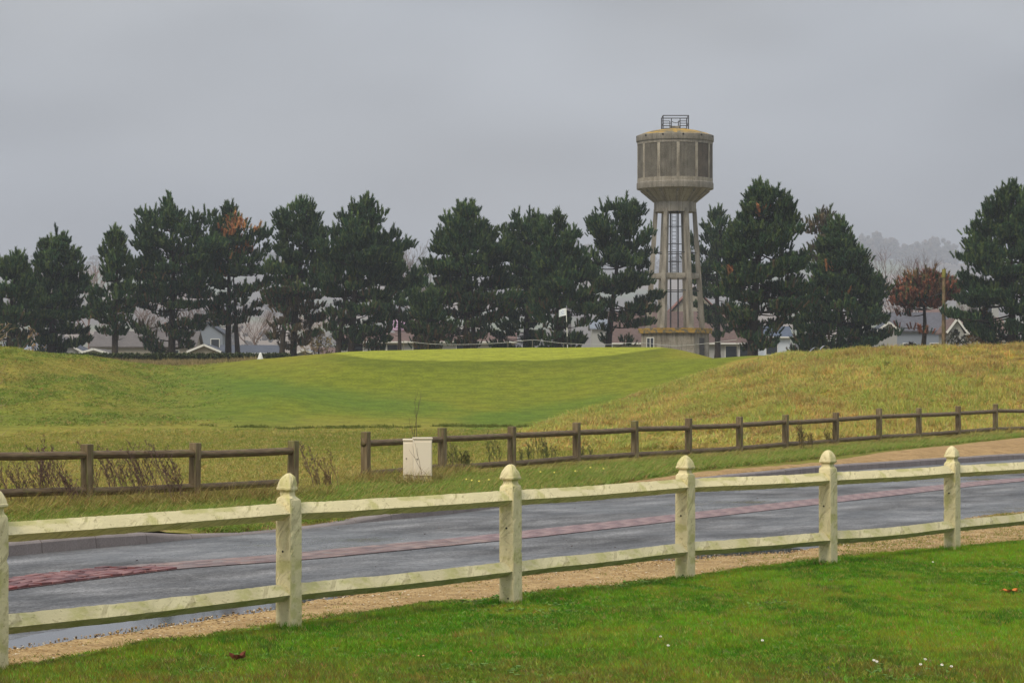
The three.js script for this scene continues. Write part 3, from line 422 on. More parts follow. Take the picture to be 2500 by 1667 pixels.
// ------------------------------------------------------------------ brown wooden fences
const fenceD = px => 1 / (1 / 48 - 5.616e-6 * (px - 893));
function woodFence(posts, label, rails, seed) {          // posts: [x, d]
  const f = thing('wooden_fence', V(posts[0][0], 0, -posts[0][1])); tag(f, label, 'fence', 'brown wooden fences'); const R = rng(seed), o = f.position;
  const gy = posts.map(([x, d]) => groundAt(x, d));
  posts.forEach(([x, d], i) => {
    const a = posts[Math.max(0, i - 1)], b = posts[Math.min(posts.length - 1, i + 1)], an = Math.atan2(b[1] - a[1], b[0] - a[0]), h = 0.93 + 0.03 * R();
    const g = rbox(0.14, h + 0.3, 0.14, 0.012); const uv = g.attributes.uv; for (let k = 0; k < uv.count; k++) uv.setXY(k, uv.getX(k) * 0.3 + R() * 0.001 + i * 0.37, uv.getY(k) * 1.1 + i * 0.71);
    const p = mesh('post', g, M.wood, f); p.position.set(x - o.x, gy[i] + (h - 0.3) / 2, -d - o.z); p.rotation.set((R() - 0.5) * 0.05, an, (R() - 0.5) * 0.04);
  });
  for (let i = 0; i < posts.length - 1; i++) for (const hh of rails) {
    const a = V(posts[i][0] - o.x, gy[i] + hh + (R() - 0.5) * 0.03, -posts[i][1] - o.z), b = V(posts[i + 1][0] - o.x, gy[i + 1] + hh + (R() - 0.5) * 0.03, -posts[i + 1][1] - o.z), dir = b.clone().sub(a).normalize();
    if (i === 0) a.addScaledVector(dir, -0.085); if (i === posts.length - 2) b.addScaledVector(dir, 0.085);
    const n = 9, pts = [], rr = []; for (let k = 0; k < n; k++) { const p = a.clone().lerp(b, k / (n - 1)); p.y -= 0.008 * Math.sin(Math.PI * k / (n - 1)) * R(); pts.push(p); rr.push(0.061 + 0.004 * (R() - 0.5)); }
    mesh('rail', tube(pts, rr, 14), M.woodDark, f);
  }
}
woodFence([[-160, 34.4], [-75, 36], [212, 38], [475, 40], [715, 42.2]].map(([px, d]) => [(px - CX) / F * d, d]), 'short brown wooden rail fence left of the gap, with dead weeds around it', [0.785, 0.265], 21);
woodFence([893, 1080, 1249, 1408, 1550, 1681, 1806, 1918, 2041, 2147, 2244, 2340, 2431, 2520, 2605].map(px => { const d = fenceD(px); return [(px - CX) / F * d, d]; }), 'long brown wooden rail fence right of the gap, running past the cabinet to the right', [0.735, 0.17], 22);

// ------------------------------------------------------------------ electricity cabinets
{
  const cream = mat(rgb(232, 220, 198), 0.55), cab = (px, d, w, h, dep, turn, label, lockSide) => {
    const p = at(px, CY, d); p.y = groundAt(p.x, d) - 0.02; const t = thing('utility_cabinet', p, turn); tag(t, label, 'cabinet', 'cream utility cabinets');
    mesh('plinth', rbox(w * 0.97, 0.16, dep * 0.97, 0.008, 0, 0.08, 0), mat(rgb(206, 198, 172), 0.7), t);
    mesh('housing', rbox(w, h - 0.165, dep, 0.012, 0, 0.165 + (h - 0.165) / 2, 0), cream, t); mesh('lid', rbox(w + 0.02, 0.03, dep + 0.03, 0.008, 0, h + 0.012, 0.003), cream, t);
    const dr = mesh('door', rbox(w - 0.035, h - 0.23, 0.012, 0.005, 0.004, 0.18 + (h - 0.23) / 2, dep / 2 + 0.007), cream, t); mesh('lock', new THREE.CylinderGeometry(0.011, 0.011, 0.012, 10).rotateX(Math.PI / 2).translate(-w / 2 + 0.06, 0.48, dep / 2 + 0.017), M.hole, dr);
  };
  cab(1031, 47.0, 0.335, 0.845, 0.24, 0.12, 'cream utility cabinet with a closed door, front one of the pair at the fence');
  cab(1003, 47.5, 0.28, 0.81, 0.24, 0.02, 'slightly lower cream utility cabinet tucked behind the left side of its neighbour');
}

// ------------------------------------------------------------------ pines
const brushGeo = (() => {                                  // one bottle-brush shoot of a pine, pointing up, 1 long
  const R = rng(303), pos = [], idx = [];
  const tri = (a, b, c) => { const o = pos.length / 3; pos.push(...a, ...b, ...c); idx.push(o, o + 1, o + 2); };
  for (let k = 0; k < 34; k++) {
    const y = 0.04 + 0.76 * (k / 34), az = k * 2.4 + R() * 0.5, len = 0.27 + 0.1 * R(), up = 0.35 + 0.5 * R() + y * 0.9, n = Math.hypot(1, up), dx = Math.cos(az) / n, dz = Math.sin(az) / n, dy = up / n, w = 0.055 + 0.02 * R(), px = -Math.sin(az) * w, pz = Math.cos(az) * w;
    tri([px, y, pz], [-px, y, -pz], [dx * len, y + dy * len, dz * len]);
  }
  for (let k = 0; k < 5; k++) { const a = k / 5 * 6.283, b = (k + 1) / 5 * 6.283; tri([Math.cos(a) * 0.13, 0.05, Math.sin(a) * 0.13], [Math.cos(b) * 0.13, 0.05, Math.sin(b) * 0.13], [0, 0.98, 0]); }
  return geoOf(pos, idx);
})();
function instanced(name, geo, material, list, parent) {     // list: [position, direction (or null), scale [x,y,z], colour, spin]
  const im = new THREE.InstancedMesh(geo, material, list.length), o = new THREE.Object3D(), q = new THREE.Quaternion(), s = new THREE.Quaternion(), up = V(0, 1, 0), c = new THREE.Color();
  list.forEach((e, i) => { o.position.copy(e[0]); q.identity(); if (e[1]) q.setFromUnitVectors(up, e[1]); s.setFromAxisAngle(up, e[4] || 0); o.quaternion.copy(q).multiply(s); o.scale.set(...e[2]); o.updateMatrix(); im.setMatrixAt(i, o.matrix); c.setRGB(...e[3]); im.setColorAt(i, c); });
  im.name = parent ? name : numbered(name); shade(im); (parent || scene).add(im); return im;
}
const PG = [rgb(64, 92, 56), rgb(54, 84, 54), rgb(100, 118, 66), rgb(48, 74, 52)], PBROWN = [rgb(116, 102, 74), rgb(96, 88, 68)], PORANGE = [rgb(190, 142, 98), rgb(172, 118, 80), rgb(204, 160, 114)], PRUST = [rgb(160, 104, 76), rgb(140, 94, 72), rgb(112, 88, 66)];
function pine(seed, d, basePx, rows, label, o = {}) {       // rows: [image row, left, right] of the crown at distance d
  const R = rng(seed * 101 + 7), W = (px, py) => at(px, py, d), b = W(basePx, CY); b.y = groundAt(b.x, d) - 0.15;
  const t = thing(o.name || 'pine_tree', b); tag(t, label, 'tree', o.group || 'pines behind the golf green');
  const ys = rows.map(r => r[0]), top = W((rows[0][1] + rows[0][2]) / 2, rows[0][0]).sub(b), Lx = rows.map(r => (r[1] - CX) / F * d - b.x), Rx = rows.map(r => (r[2] - CX) / F * d - b.x);
  const row = (y, A) => lut(ys.map((v, i) => [v, A[i]]))(y), toH = y => CH - (y - CY) / F * d - b.y;
  const yTop = ys[0], yBot = o.bottom || ys[ys.length - 1], H = top.y;
  const lean = h => { const k = clamp(h / H); return V(top.x * k * k * (3 - 2 * k) * 0.9 + 0.15 * Math.sin(k * 7 + seed) * k, h, 0.2 * Math.sin(k * 5 + seed)); };
  const tr = (o.radius || 0.2 + H * 0.008), trunks = [[]]; for (let k = 0; k <= 14; k++) trunks[0].push(lean(H * 0.97 * k / 14));
  mesh('trunk', tube(trunks[0], trunks[0].map((_, i) => tr * (1 - 0.93 * Math.pow(i / 14, 1.1)) * (i === 0 ? 1.3 : 1)), 9), M.bark, t);
  if (o.second) { const p0 = W(o.second, CY).sub(b); p0.y = 0; const pts = []; for (let k = 0; k <= 8; k++) { const h = H * 0.62 * k / 8, q = lean(h); q.x = lerp(p0.x, q.x + p0.x * 0.4, k / 8); q.z += 0.8 * (1 - k / 16); pts.push(q); } mesh('trunk', tube(pts, pts.map((_, i) => tr * 0.85 * (1 - i / 9)), 8), M.bark, t); }
  const limbs = [], br = [], n = Math.round((o.n || 95) * 0.72), dens = o.dens || 1, size = o.size || 1;
  let tint = 1;
  const col = p => {                                        // needle colour: the tree's own mix with dead patches where the photo has them
    const ipx = CX + (p.x + b.x) / d * F, ipy = CY - (p.y + b.y - CH) / d * F;
    for (const [x, y, r] of o.dead || []) if (Math.hypot(ipx - x, ipy - y) < r * (0.75 + 0.5 * R()) && R() < 0.6) return PORANGE[Math.floor(R() * 3)].map(v => v * 1.25 / tint);
    const dry = (o.dry || 0) * sstep(0.62, 0.15, (p.y) / H) + (o.brown || 0); if (R() < dry) return (o.rust ? PRUST : PBROWN)[Math.floor(R() * (o.rust ? 3 : 2))];
    return mix3(PG[Math.floor(R() * 4)], PG[Math.floor(R() * 4)], R());
  };
  const put = (p, dir, s) => { dir.x += (R() - 0.5) * 0.5; dir.z += (R() - 0.5) * 0.5; dir.normalize(); const L = s * (0.8 + 0.5 * R()) * size; br.push([p.clone(), dir, [L * 0.92, L, L * 0.92], col(p).map(v => v * tint), R() * 6.28]); };
  const lobe = (az, up) => 0.56 + 0.72 * vn(az * 1.5 + seed * 5, up * 8, seed);
  const tiers = Math.max(4, Math.round((yBot - yTop) / F * d / 1.15)), tier = (u, az) => { const q = u * tiers, k = Math.floor(q), f = q - k, off = 1.5 * (vn(Math.cos(az) * 1.3 + seed * 7, Math.sin(az) * 1.3 + k * 0.45, seed + 3) - 0.5); return lerp(yBot, yTop, clamp((R() < 0.35 ? q + R() - 0.5 : k + 0.15 + 0.6 * f * R() + off) / tiers, -0.04, 1)); };
  const total = n + Math.round(n * (o.skirts ?? 0.1));
  for (let i = 0; i < total; i++) {
    const skirt = i >= n, u = skirt ? 0 : (i + R() * 0.9) / n, y = skirt ? lerp(yBot + (o.skirt ?? 38), yBot - 30, R()) : tier(u, i * 2.39996), up = clamp((yBot - y) / (yBot - yTop)), az = i * 2.39996 + R() * 0.9, c = Math.cos(az), s = Math.sin(az);
    const hTip = toH(y) - 0.3; if (hTip < 0.6) continue; tint = 0.8 + 0.75 * R() * R();
    const ax = lean(clamp(hTip, 0, H)), L = ax.x - row(y, Lx), Rr = row(y, Rx) - ax.x, avg = Math.max(0.15, (L + Rr) / 2), side = Math.max(0.15, c > 0 ? Rr : L), low = sstep(0.45, 0, up);
    if (!skirt && R() < low * (o.open ?? 0.35) * 0.7) continue;
    const lb = Math.min(1.04, lobe(((az % 6.283) + 6.283) % 6.283, up)), reach = lerp(avg * 0.9, side, Math.abs(c)) * lb * (0.85 + 0.2 * R()) * (skirt ? 0.8 : 1);
    const pitch = lerp(-0.2, 0.34, R()) + 1.0 * Math.pow(Math.max(0, up - 0.35) / 0.65, 2), hS = clamp(hTip - reach * Math.tan(Math.min(1.05, pitch)), H * 0.08, H * 0.97), st = lean(hS), pts = [];
    const tip = V(ax.x + c * reach, hTip, ax.z + s * reach);
    for (let k = 0; k <= 6; k++) { const f = k / 6, p = st.clone().lerp(tip, f); p.y -= reach * 0.08 * Math.sin(Math.PI * f); p.x += (R() - 0.5) * 0.16; p.z += (R() - 0.5) * 0.16; pts.push(p); }
    limbs.push(tube(pts, pts.map((_, k) => (0.025 + reach * 0.012) * (1 - 0.85 * k / 6)), 4, false));
    const dirB = tip.clone().sub(st).normalize(), segs = Math.max(2, Math.round(reach / 0.6)), from = lerp(0.55, 0.34, up), dd = dens * (skirt ? 0.3 : lerp(0.5, 0.8, sstep(0.05, 0.4, up)));
    const clump = (p, r, m) => { for (let q = 0; q < m; q++) { const a = R() * 6.283, rr = r * Math.sqrt(R()), ox = Math.cos(a) * rr, oz = Math.sin(a) * rr; put(V(p.x + ox, p.y + (R() - 0.5) * r * 0.5 - rr * 0.25, p.z + oz), V(ox / r * 0.6 + dirB.x * 0.2, 1, oz / r * 0.6 + dirB.z * 0.2), 0.5 + 0.16 * R()); } };
    for (let k = 0; k <= segs; k++) {
      const f = lerp(from, 1, k / segs), i0 = Math.min(5, Math.floor(f * 6)), p = pts[i0].clone().lerp(pts[i0 + 1], f * 6 - i0);
      for (const sd of [-1, 1]) {
        const tl = (0.2 + 0.34 * reach * (1 - Math.abs(f - 0.6) * 1.2)) * (0.4 + 0.8 * R()), an = sd * (0.5 + 0.8 * R()), tw = V(c * Math.cos(an) - s * Math.sin(an), 0.05 + 0.3 * R(), s * Math.cos(an) + c * Math.sin(an)).normalize(), e = p.clone().addScaledVector(tw, tl);
        if (R() < (skirt ? 0.9 : 0.35 + 0.4 * low)) limbs.push(tube([p, e], [0.018, 0.007], 3, false));
        if (R() > dd) continue;
        clump(e, 0.32, 6); if (tl > 0.8) clump(p.clone().lerp(e, 0.55), 0.26, 3);
      }
      if (R() < dd * 0.6) clump(p, 0.28, 3);
    }
    if (R() < dd + 0.2) clump(tip, 0.34, 7);
    if (up > 0.25 && !skirt) for (let q = 0; q < 4; q++) { const f = q < 2 ? 1 : 0.55 + 0.4 * R(), i0 = Math.min(5, Math.floor(f * 6)), p = pts[i0].clone().lerp(pts[i0 + 1], Math.min(1, f * 6 - i0)); p.x += (R() - 0.5) * 0.5; p.z += (R() - 0.5) * 0.5; p.y += 0.12; const a = R() * 6.283, L = (0.8 + 0.4 * R()) * size, cc = col(p); br.push([p, V(Math.cos(a) * 0.25 + dirB.x * 0.2, 1, Math.sin(a) * 0.25 + dirB.z * 0.2).normalize(), [L * 0.72, L, L * 0.72], mix3(cc, PG[2], 0.4).map(v => v * tint * 1.1), R() * 6.28]); }
  }
  for (let k = 0; k < 12; k++) { const h = H * (0.88 + 0.11 * k / 11), p = lean(h); put(p, V((R() - 0.5) * 1.4, 1, (R() - 0.5) * 1.4), 0.55); }
  put(lean(H * 0.985), V(0, 1, 0), 0.8);
  mesh('limbs', mergeGeometries(limbs), M.bark, t);
  instanced('crown', brushGeo, M.needles, br, t).userData.kind = 'stuff';
  return t;
}
pine(1, 208, 20, [[625, 30, 36], [645, 0, 56], [700, -42, 74], [760, -50, 78], [830, -40, 66]], 'dark pine cut off by the left edge of the picture', { dry: 0.3, n: 80 });
pine(2, 214, 124, [[563, 132, 138], [585, 118, 156], [605, 98, 170], [640, 70, 196], [700, 86, 206], [765, 74, 228], [815, 96, 222], [850, 106, 170]], 'pointed conical pine, second from the left edge', { n: 110, open: 0.1 });
pine(3, 210, 279, [[564, 278, 284], [590, 264, 297], [625, 246, 308], [680, 240, 318], [720, 218, 336], [765, 226, 312], [795, 244, 305]], 'thin narrow pine with a bare straight trunk, left of the tallest left pine', { n: 62, dens: 0.85, open: 0.5, dry: 0.2 });
pine(4, 218, 418, [[484, 412, 428], [500, 394, 476], [525, 342, 514], [580, 332, 526], [608, 302, 536], [650, 318, 528], [690, 308, 512], [735, 332, 512], [785, 334, 516], [825, 350, 490]], 'tallest broad pine of the left group with layered branches', { n: 105, open: 0.45, dry: 0.3, radius: 0.34 });
pine(5, 222, 556, [[508, 554, 562], [528, 535, 590], [550, 530, 628], [580, 526, 658], [625, 502, 662], [670, 516, 660], [720, 520, 640], [775, 528, 625]], 'pine with orange dead patches in its crown and two ivy dark trunks', { n: 85, open: 0.5, second: 583, dry: 0.35, dead: [[578, 552, 28], [560, 565, 20], [570, 620, 14], [548, 673, 9], [528, 613, 11], [602, 610, 13], [625, 565, 10]] });
pine(6, 216, 715, [[494, 736, 744], [505, 698, 757], [534, 668, 787], [580, 666, 783], [625, 662, 804], [670, 653, 806], [720, 648, 806], [765, 660, 788], [805, 668, 772]], 'pine with an uneven flat top and a greyish open lower crown, third left of centre', { n: 95, dry: 0.85, second: 688, open: 0.3 });
pine(7, 212, 857, [[489, 878, 890], [500, 852, 922], [521, 822, 943], [560, 793, 974], [598, 778, 1002], [640, 786, 996], [690, 788, 962], [735, 803, 962], [785, 800, 954], [830, 815, 940]], 'big broad pine with a lumpy rounded top, left of the gap in the tree line', { n: 125, second: 825, dry: 0.2, open: 0.15, radius: 0.33 });
pine(8, 226, 975, [[636, 972, 984], [655, 946, 1034], [697, 946, 1028], [740, 936, 1050], [780, 948, 1034]], 'small round-headed pine with a thin bare trunk at the gap', { n: 46, open: 0.3, radius: 0.2 });
pine(9, 205, 1046, [[697, 1038, 1048], [720, 1015, 1064], [760, 1004, 1080], [800, 1008, 1090], [836, 1010, 1085]], 'low bushy pine with brownish lower branches beside the gap', { n: 44, open: 0.05, dry: 0.7, radius: 0.15 });
pine(10, 213, 1140, [[499, 1138, 1142], [518, 1112, 1162], [553, 1070, 1197], [591, 1067, 1223], [639, 1056, 1258], [677, 1048, 1268], [720, 1058, 1268], [755, 1076, 1223], [805, 1066, 1195]], 'broad pine with a single pointed top, right of the gap in the tree line', { n: 125, second: 1160, dry: 0.35, open: 0.15, radius: 0.32 });
pine(11, 220, 1284, [[517, 1294, 1302], [530, 1236, 1328], [560, 1232, 1330], [600, 1238, 1335], [680, 1255, 1350], [750, 1200, 1340], [800, 1196, 1330], [834, 1202, 1320]], 'pine with several ragged tops behind the golf flag, left of its twin', { n: 110, open: 0.1 });
pine(12, 208, 1362, [[530, 1356, 1362], [550, 1332, 1384], [580, 1312, 1410], [625, 1300, 1423], [671, 1292, 1444], [703, 1290, 1440], [750, 1290, 1446], [790, 1300, 1432], [828, 1310, 1420]], 'dense dark pine directly behind the golf flag', { n: 110, open: 0.1, dry: 0.15 });
pine(13, 215, 1484, [[484, 1524, 1534], [492, 1500, 1558], [520, 1440, 1570], [545, 1418, 1574], [566, 1470, 1592], [607, 1428, 1590], [655, 1432, 1587], [703, 1446, 1604], [750, 1432, 1600], [790, 1496, 1585]], 'open pine with a leaning ivy trunk, left of the water tower', { n: 88, open: 0.35, dry: 0.2, radius: 0.3 });
pine(14, 246, 1752, [[512, 1752, 1760], [535, 1726, 1788], [565, 1694, 1800], [610, 1690, 1802], [655, 1690, 1800], [700, 1692, 1790], [750, 1694, 1790], [795, 1710, 1782]], 'pine with a thin trunk standing right behind the water tower', { n: 85, open: 0.3 });
pine(15, 190, 1838, [[448, 1862, 1868], [470, 1826, 1900], [495, 1817, 1921], [515, 1800, 1950], [545, 1788, 1952], [570, 1778, 1964], [610, 1770, 1976], [655, 1762, 1976], [703, 1770, 1976], [750, 1772, 1962], [785, 1782, 1930], [810, 1800, 1910]], 'tall wide pine with a thick bare trunk right of the water tower', { n: 130, open: 0.25, dry: 0.25, radius: 0.42, dead: [[1850, 524, 8], [1868, 515, 8], [1786, 668, 7], [1728, 745, 8]] });
pine(16, 236, 2008, [[512, 2008, 2014], [525, 1968, 2034], [560, 1970, 2028], [620, 1976, 2020], [690, 1985, 2020]], 'sparse yellowing pine top between two dense pines', { n: 40, dens: 0.4, brown: 0.75, open: 0.2, radius: 0.18 });
pine(17, 200, 2052, [[545, 2044, 2054], [566, 2024, 2087], [590, 2008, 2088], [625, 1998, 2127], [674, 1980, 2162], [720, 1974, 2150], [767, 1964, 2157], [815, 1925, 2164], [848, 1940, 2158]], 'dense cone shaped pine with foliage down to the grass', { n: 140, open: 0.02, dry: 0.1, dead: [[2022, 660, 9], [2060, 722, 10]] });
pine(18, 206, 2255, [[668, 2240, 2280], [680, 2214, 2330], [703, 2184, 2334], [722, 2190, 2332], [735, 2170, 2300]], 'small dying pine with a flat rust brown crown', { n: 60, brown: 0.86, rust: true, dens: 0.75, open: 0, radius: 0.26, skirt: 75 });
pine(19, 196, 2470, [[454, 2470, 2478], [470, 2443, 2505], [505, 2408, 2530], [540, 2390, 2545], [566, 2390, 2560], [604, 2374, 2580], [642, 2334, 2600], [674, 2340, 2600], [703, 2348, 2600], [738, 2346, 2600], [770, 2328, 2590], [800, 2384, 2580], [828, 2400, 2570]], 'tall pine at the right edge of the picture', { n: 135, open: 0.25, radius: 0.36 });

// bare winter trees and coloured shrubs among the houses
function bareTree(px, d, topPy, width, label, c, seed) {
  const R = rng(seed), b = at(px, CY, d); b.y = groundAt(b.x, Math.min(d, 455)) - 0.2; const H = CH + (CY - topPy) / F * d - b.y, t = thing('bare_tree', b); tag(t, label, 'tree', 'leafless trees behind the pines');
  const m = mat(c, 1), twigs = [];
  mesh('trunk', tube([V(0, 0, 0), V(0.1, H * 0.25, 0), V(0, H * 0.5, 0.1)], [H * 0.02, H * 0.014, H * 0.008], 6), m, t);
  const grow = (p, dir, len, r, lv) => { const q = p.clone().addScaledVector(dir, len); twigs.push(tube([p, p.clone().lerp(q, 0.5).add(V((R() - 0.5) * len * 0.12, 0, (R() - 0.5) * len * 0.12)), q], [r, r * 0.8, r * 0.55], 3, false)); if (lv > 0) for (let k = 0; k < (lv > 3 ? 5 : 3); k++) { const nd = dir.clone().add(V((R() - 0.5) * 1.1 * width, (R() - 0.25) * 0.7, (R() - 0.5) * 1.1)).normalize(); grow(p.clone().lerp(q, 0.6 + 0.4 * R()), nd, len * (0.62 + 0.2 * R()), r * 0.6, lv - 1); } };
  for (let k = 0; k < 6; k++) grow(V(0, H * (0.2 + 0.06 * k), 0), V((R() - 0.5) * 1.3 * width, 0.8, (R() - 0.5) * 1.2).normalize(), H * 0.24, H * 0.007, 4);
  mesh('twigs', mergeGeometries(twigs), m, t);
}
bareTree(2205, 330, 632, 1.1, 'leafless reddish tree behind the rust brown pine', rgb(112, 88, 84), 1);
bareTree(2262, 345, 640, 1.0, 'leafless tree seen above the utility pole side of the rusty pine', rgb(110, 90, 86), 2);
bareTree(215, 360, 660, 1.1, 'leafless pinkish tree between the conical and the thin pine', rgb(128, 104, 96), 3);
bareTree(330, 330, 720, 1.3, 'leafless bush tree behind the thin pine trunk', rgb(120, 100, 90), 4);
bareTree(1015, 380, 600, 0.9, 'leafless tree standing in the gap of the tree line', rgb(120, 108, 104), 5);
bareTree(620, 340, 740, 1.3, 'leafless brown tree behind the two ivy trunks', rgb(116, 96, 84), 6);
bareTree(760, 345, 745, 1.2, 'leafless brown bush right of the grey open pine', rgb(126, 104, 84), 7);
bareTree(90, 350, 660, 1.1, 'leafless tree behind the leftmost pine', rgb(118, 100, 94), 8);
bareTree(1390, 400, 560, 0.8, 'faint leafless tree left of the leaning pine top', rgb(110, 106, 106), 9);
bareTree(480, 380, 700, 1.3, 'leafless tree behind the tallest left pine', rgb(124, 104, 94), 10);
bareTree(2360, 300, 740, 1.2, 'leafless bush beside the right edge pine', rgb(104, 88, 78), 11);

const leafGeo = (() => { const pos = [], idx = []; const R = rng(8); for (let k = 0; k < 9; k++) { const a = R() * 6.28, e = R() * 1.2 - 0.3, c = [R() - 0.5, R() - 0.5, R() - 0.5], u = V(Math.cos(a) * Math.cos(e), Math.sin(e), Math.sin(a) * Math.cos(e)).multiplyScalar(0.42), w = V(-Math.sin(a), 0.3 * (R() - 0.5), Math.cos(a)).multiplyScalar(0.2), o = pos.length / 3; pos.push(c[0] - u.x, c[1] - u.y, c[2] - u.z, c[0] + w.x, c[1] + w.y, c[2] + w.z, c[0] + u.x, c[1] + u.y, c[2] + u.z, c[0] - w.x, c[1] - w.y, c[2] - w.z); idx.push(o, o + 1, o + 2, o, o + 2, o + 3); } return geoOf(pos, idx); })();
function shrub(name, px, d, w, h, cols, label, seed, n = 160, leaf = 0.28) {
  const R = rng(seed), b = at(px, CY, d); b.y = groundAt(b.x, Math.min(d, 455)) - 0.1; const t = thing(name, b); tag(t, label, 'shrub'); const list = [], st = [];
  for (let k = 0; k < 7; k++) { const a = R() * 6.28, r = R() * w * 0.35; st.push(tube([V(0, 0, 0), V(Math.cos(a) * r * 0.5, h * 0.4, Math.sin(a) * r * 0.5), V(Math.cos(a) * r, h * 0.85, Math.sin(a) * r)], [0.035, 0.025, 0.01], 5)); }
  mesh('stems', mergeGeometries(st), M.bark, t);
  for (let k = 0; k < n; k++) { const a = R() * 6.28, v = Math.pow(R(), 0.7), r = w / 2 * Math.sqrt(R()) * Math.sin(Math.PI * clamp(0.18 + v * 0.8)), s = leaf * (0.6 + 0.8 * R()); list.push([V(Math.cos(a) * r, h * v, Math.sin(a) * r * 0.8), null, [s, s, s], cols[Math.floor(R() * cols.length)], R() * 6.28]); }
  instanced('foliage', leafGeo, M.needles, list, t).userData.kind = 'stuff';
}
shrub('autumn_shrub', 2402, 200, 2.6, 4.4, [rgb(150, 112, 52), rgb(124, 96, 54), rgb(96, 86, 56)], 'yellow brown autumn shrub in front of the right edge pine', 31, 190, 0.34);
shrub('evergreen_shrub', 2335, 203, 2.4, 2.6, [rgb(60, 68, 48), rgb(74, 70, 50)], 'dark low shrub right of the utility pole', 32, 150);
shrub('evergreen_shrub', 2225, 198, 3.2, 1.6, [rgb(66, 58, 48), rgb(52, 58, 46)], 'low dark shrub at the foot of the rusty pine', 33, 150);
shrub('autumn_shrub', 775, 250, 3.4, 3.4, [rgb(128, 112, 62), rgb(110, 98, 62)], 'olive yellow bush left of the lumpy pine trunks', 34, 200, 0.3);
shrub('autumn_shrub', 84, 255, 3.0, 4.2, [rgb(176, 142, 72), rgb(140, 118, 70)], 'golden bush glimpsed between the two leftmost pines', 35, 160, 0.3);
shrub('evergreen_shrub', 1052, 172, 1.8, 1.35, [rgb(58, 62, 44), rgb(70, 66, 48)], 'dark clump at the back of the green near the long white building', 36, 120, 0.22);

// ------------------------------------------------------------------ houses of the village
function gable(w, dep, y0, rise, over = 0.3) {              // prism roof, ridge along x
  const s = new THREE.Shape(); s.moveTo(-dep / 2 - over, 0); s.lineTo(0, rise); s.lineTo(dep / 2 + over, 0); s.lineTo(dep / 2 + over, 0.14); s.lineTo(0, rise + 0.16); s.lineTo(-dep / 2 - over, 0.14);
  return new THREE.ExtrudeGeometry(s, { depth: w + 2 * over, bevelEnabled: false }).translate(0, 0, -w / 2 - over).rotateY(Math.PI / 2).translate(0, y0, 0);
}
function gableEnd(dep, y0, rise) { const s = new THREE.Shape(); s.moveTo(-dep / 2, 0); s.lineTo(0, rise); s.lineTo(dep / 2, 0); return s; }
function house(name, px0, px1, eave, ridgePy, d, wall, roof, label, o = {}) {   // end: gable faces the viewer
  const pc = (px0 + px1) / 2, b = at(pc, CY, d); b.y = groundAt(b.x, Math.min(d, 455)) - 0.2; const t = thing(name, b, o.turn || 0); tag(t, label, o.cat || 'house', o.group || 'houses behind the pines');
  const w = (px1 - px0) / F * d, dep = o.dep || 7, e = CH + (CY - eave) / F * d - b.y, r = (eave - ridgePy) / F * d, wm = mat(wall, 0.9), rm = new THREE.MeshStandardMaterial({ map: tileTex, color: new THREE.Color().setRGB(...roof.map(v => v * 1.45)), roughness: 0.85 });
  const W = o.end ? dep : w, D = o.end ? w : dep, g = new THREE.Group(); g.name = 'building'; if (o.end) g.rotation.y = Math.PI / 2;
  const walls = [box(W, e, D, 0, e / 2, 0)]; const sh = gableEnd(D, 0, r); walls.push(new THREE.ExtrudeGeometry(sh, { depth: W - 0.002, bevelEnabled: false }).translate(0, 0, -W / 2 + 0.001).rotateY(Math.PI / 2).translate(0, e - 0.003, 0));
  const wg = mergeGeometries(walls.map(q => { const n = q.index ? q.toNonIndexed() : q; return n; })), rg = gable(W, D, e, r);
  if (o.end) { wg.rotateY(Math.PI / 2); rg.rotateY(Math.PI / 2); }
  mesh('wall', wg, wm, t); const rf = mesh('roof', rg, rm, t);
  if (o.trim) { const half = w / 2 + 0.3; if (o.end) for (const s of [-1, 1]) { const L = Math.hypot(half, r), bg = box(L, 0.2, 0.06); bg.rotateZ(-s * Math.atan2(r, half)); bg.translate(s * half / 2, e + r / 2 + 0.06, dep / 2 + 0.34); mesh('bargeboard', bg, M.white, rf); } else mesh('gutter', rbox(w + 0.6, 0.16, 0.12, 0.02, 0, e + 0.04, dep / 2 + 0.38), M.white, rf); }
  if (o.chimney) mesh('chimney', rbox(0.7, 1.6, 0.6, 0.03, w * o.chimney, e + r + 0.3, 0), mat(rgb(150, 112, 96), 0.9), rf);
  for (const [fx, fy, ww, hh] of o.windows || []) { const wn = mesh('window', rbox(ww + 0.16, hh + 0.16, 0.08, 0.01, (fx - 0.5) * w, e * fy, dep / 2 + 0.02), M.white, t); mesh('pane', box(ww, hh, 0.03, (fx - 0.5) * w, e * fy, dep / 2 + 0.062), M.glass, wn); }
  return t;
}
const WHITE = rgb(158, 159, 158), BLUEW = rgb(126, 134, 146), CREAM = rgb(146, 140, 128), SLATE = rgb(76, 82, 94), BROWN = rgb(112, 88, 80), GREYB = rgb(104, 98, 96), LIGHTR = rgb(150, 158, 172);
house('holiday_home', 16, 108, 858, 840, 262, BLUEW, LIGHTR, 'low pale blue grey roof behind the two leftmost pines', { trim: 1, cat: 'chalet' });
house('holiday_home', 152, 208, 862, 843, 268, WHITE, SLATE, 'low dark roofed chalet with a white edge right of the conical pine', { end: 1, trim: 1, cat: 'chalet' });
house('holiday_home', 212, 272, 866, 855, 258, WHITE, GREYB, 'small white gabled chalet behind the thin pine trunk', { end: 1, trim: 1, cat: 'chalet' });
house('village_house', 236, 482, 850, 812, 285, CREAM, GREYB, 'wide house with a large grey brown roof behind the tallest left pine', { windows: [[0.2, 0.55, 1.1, 1.2], [0.8, 0.55, 1.1, 1.2]], chimney: 0.2 });
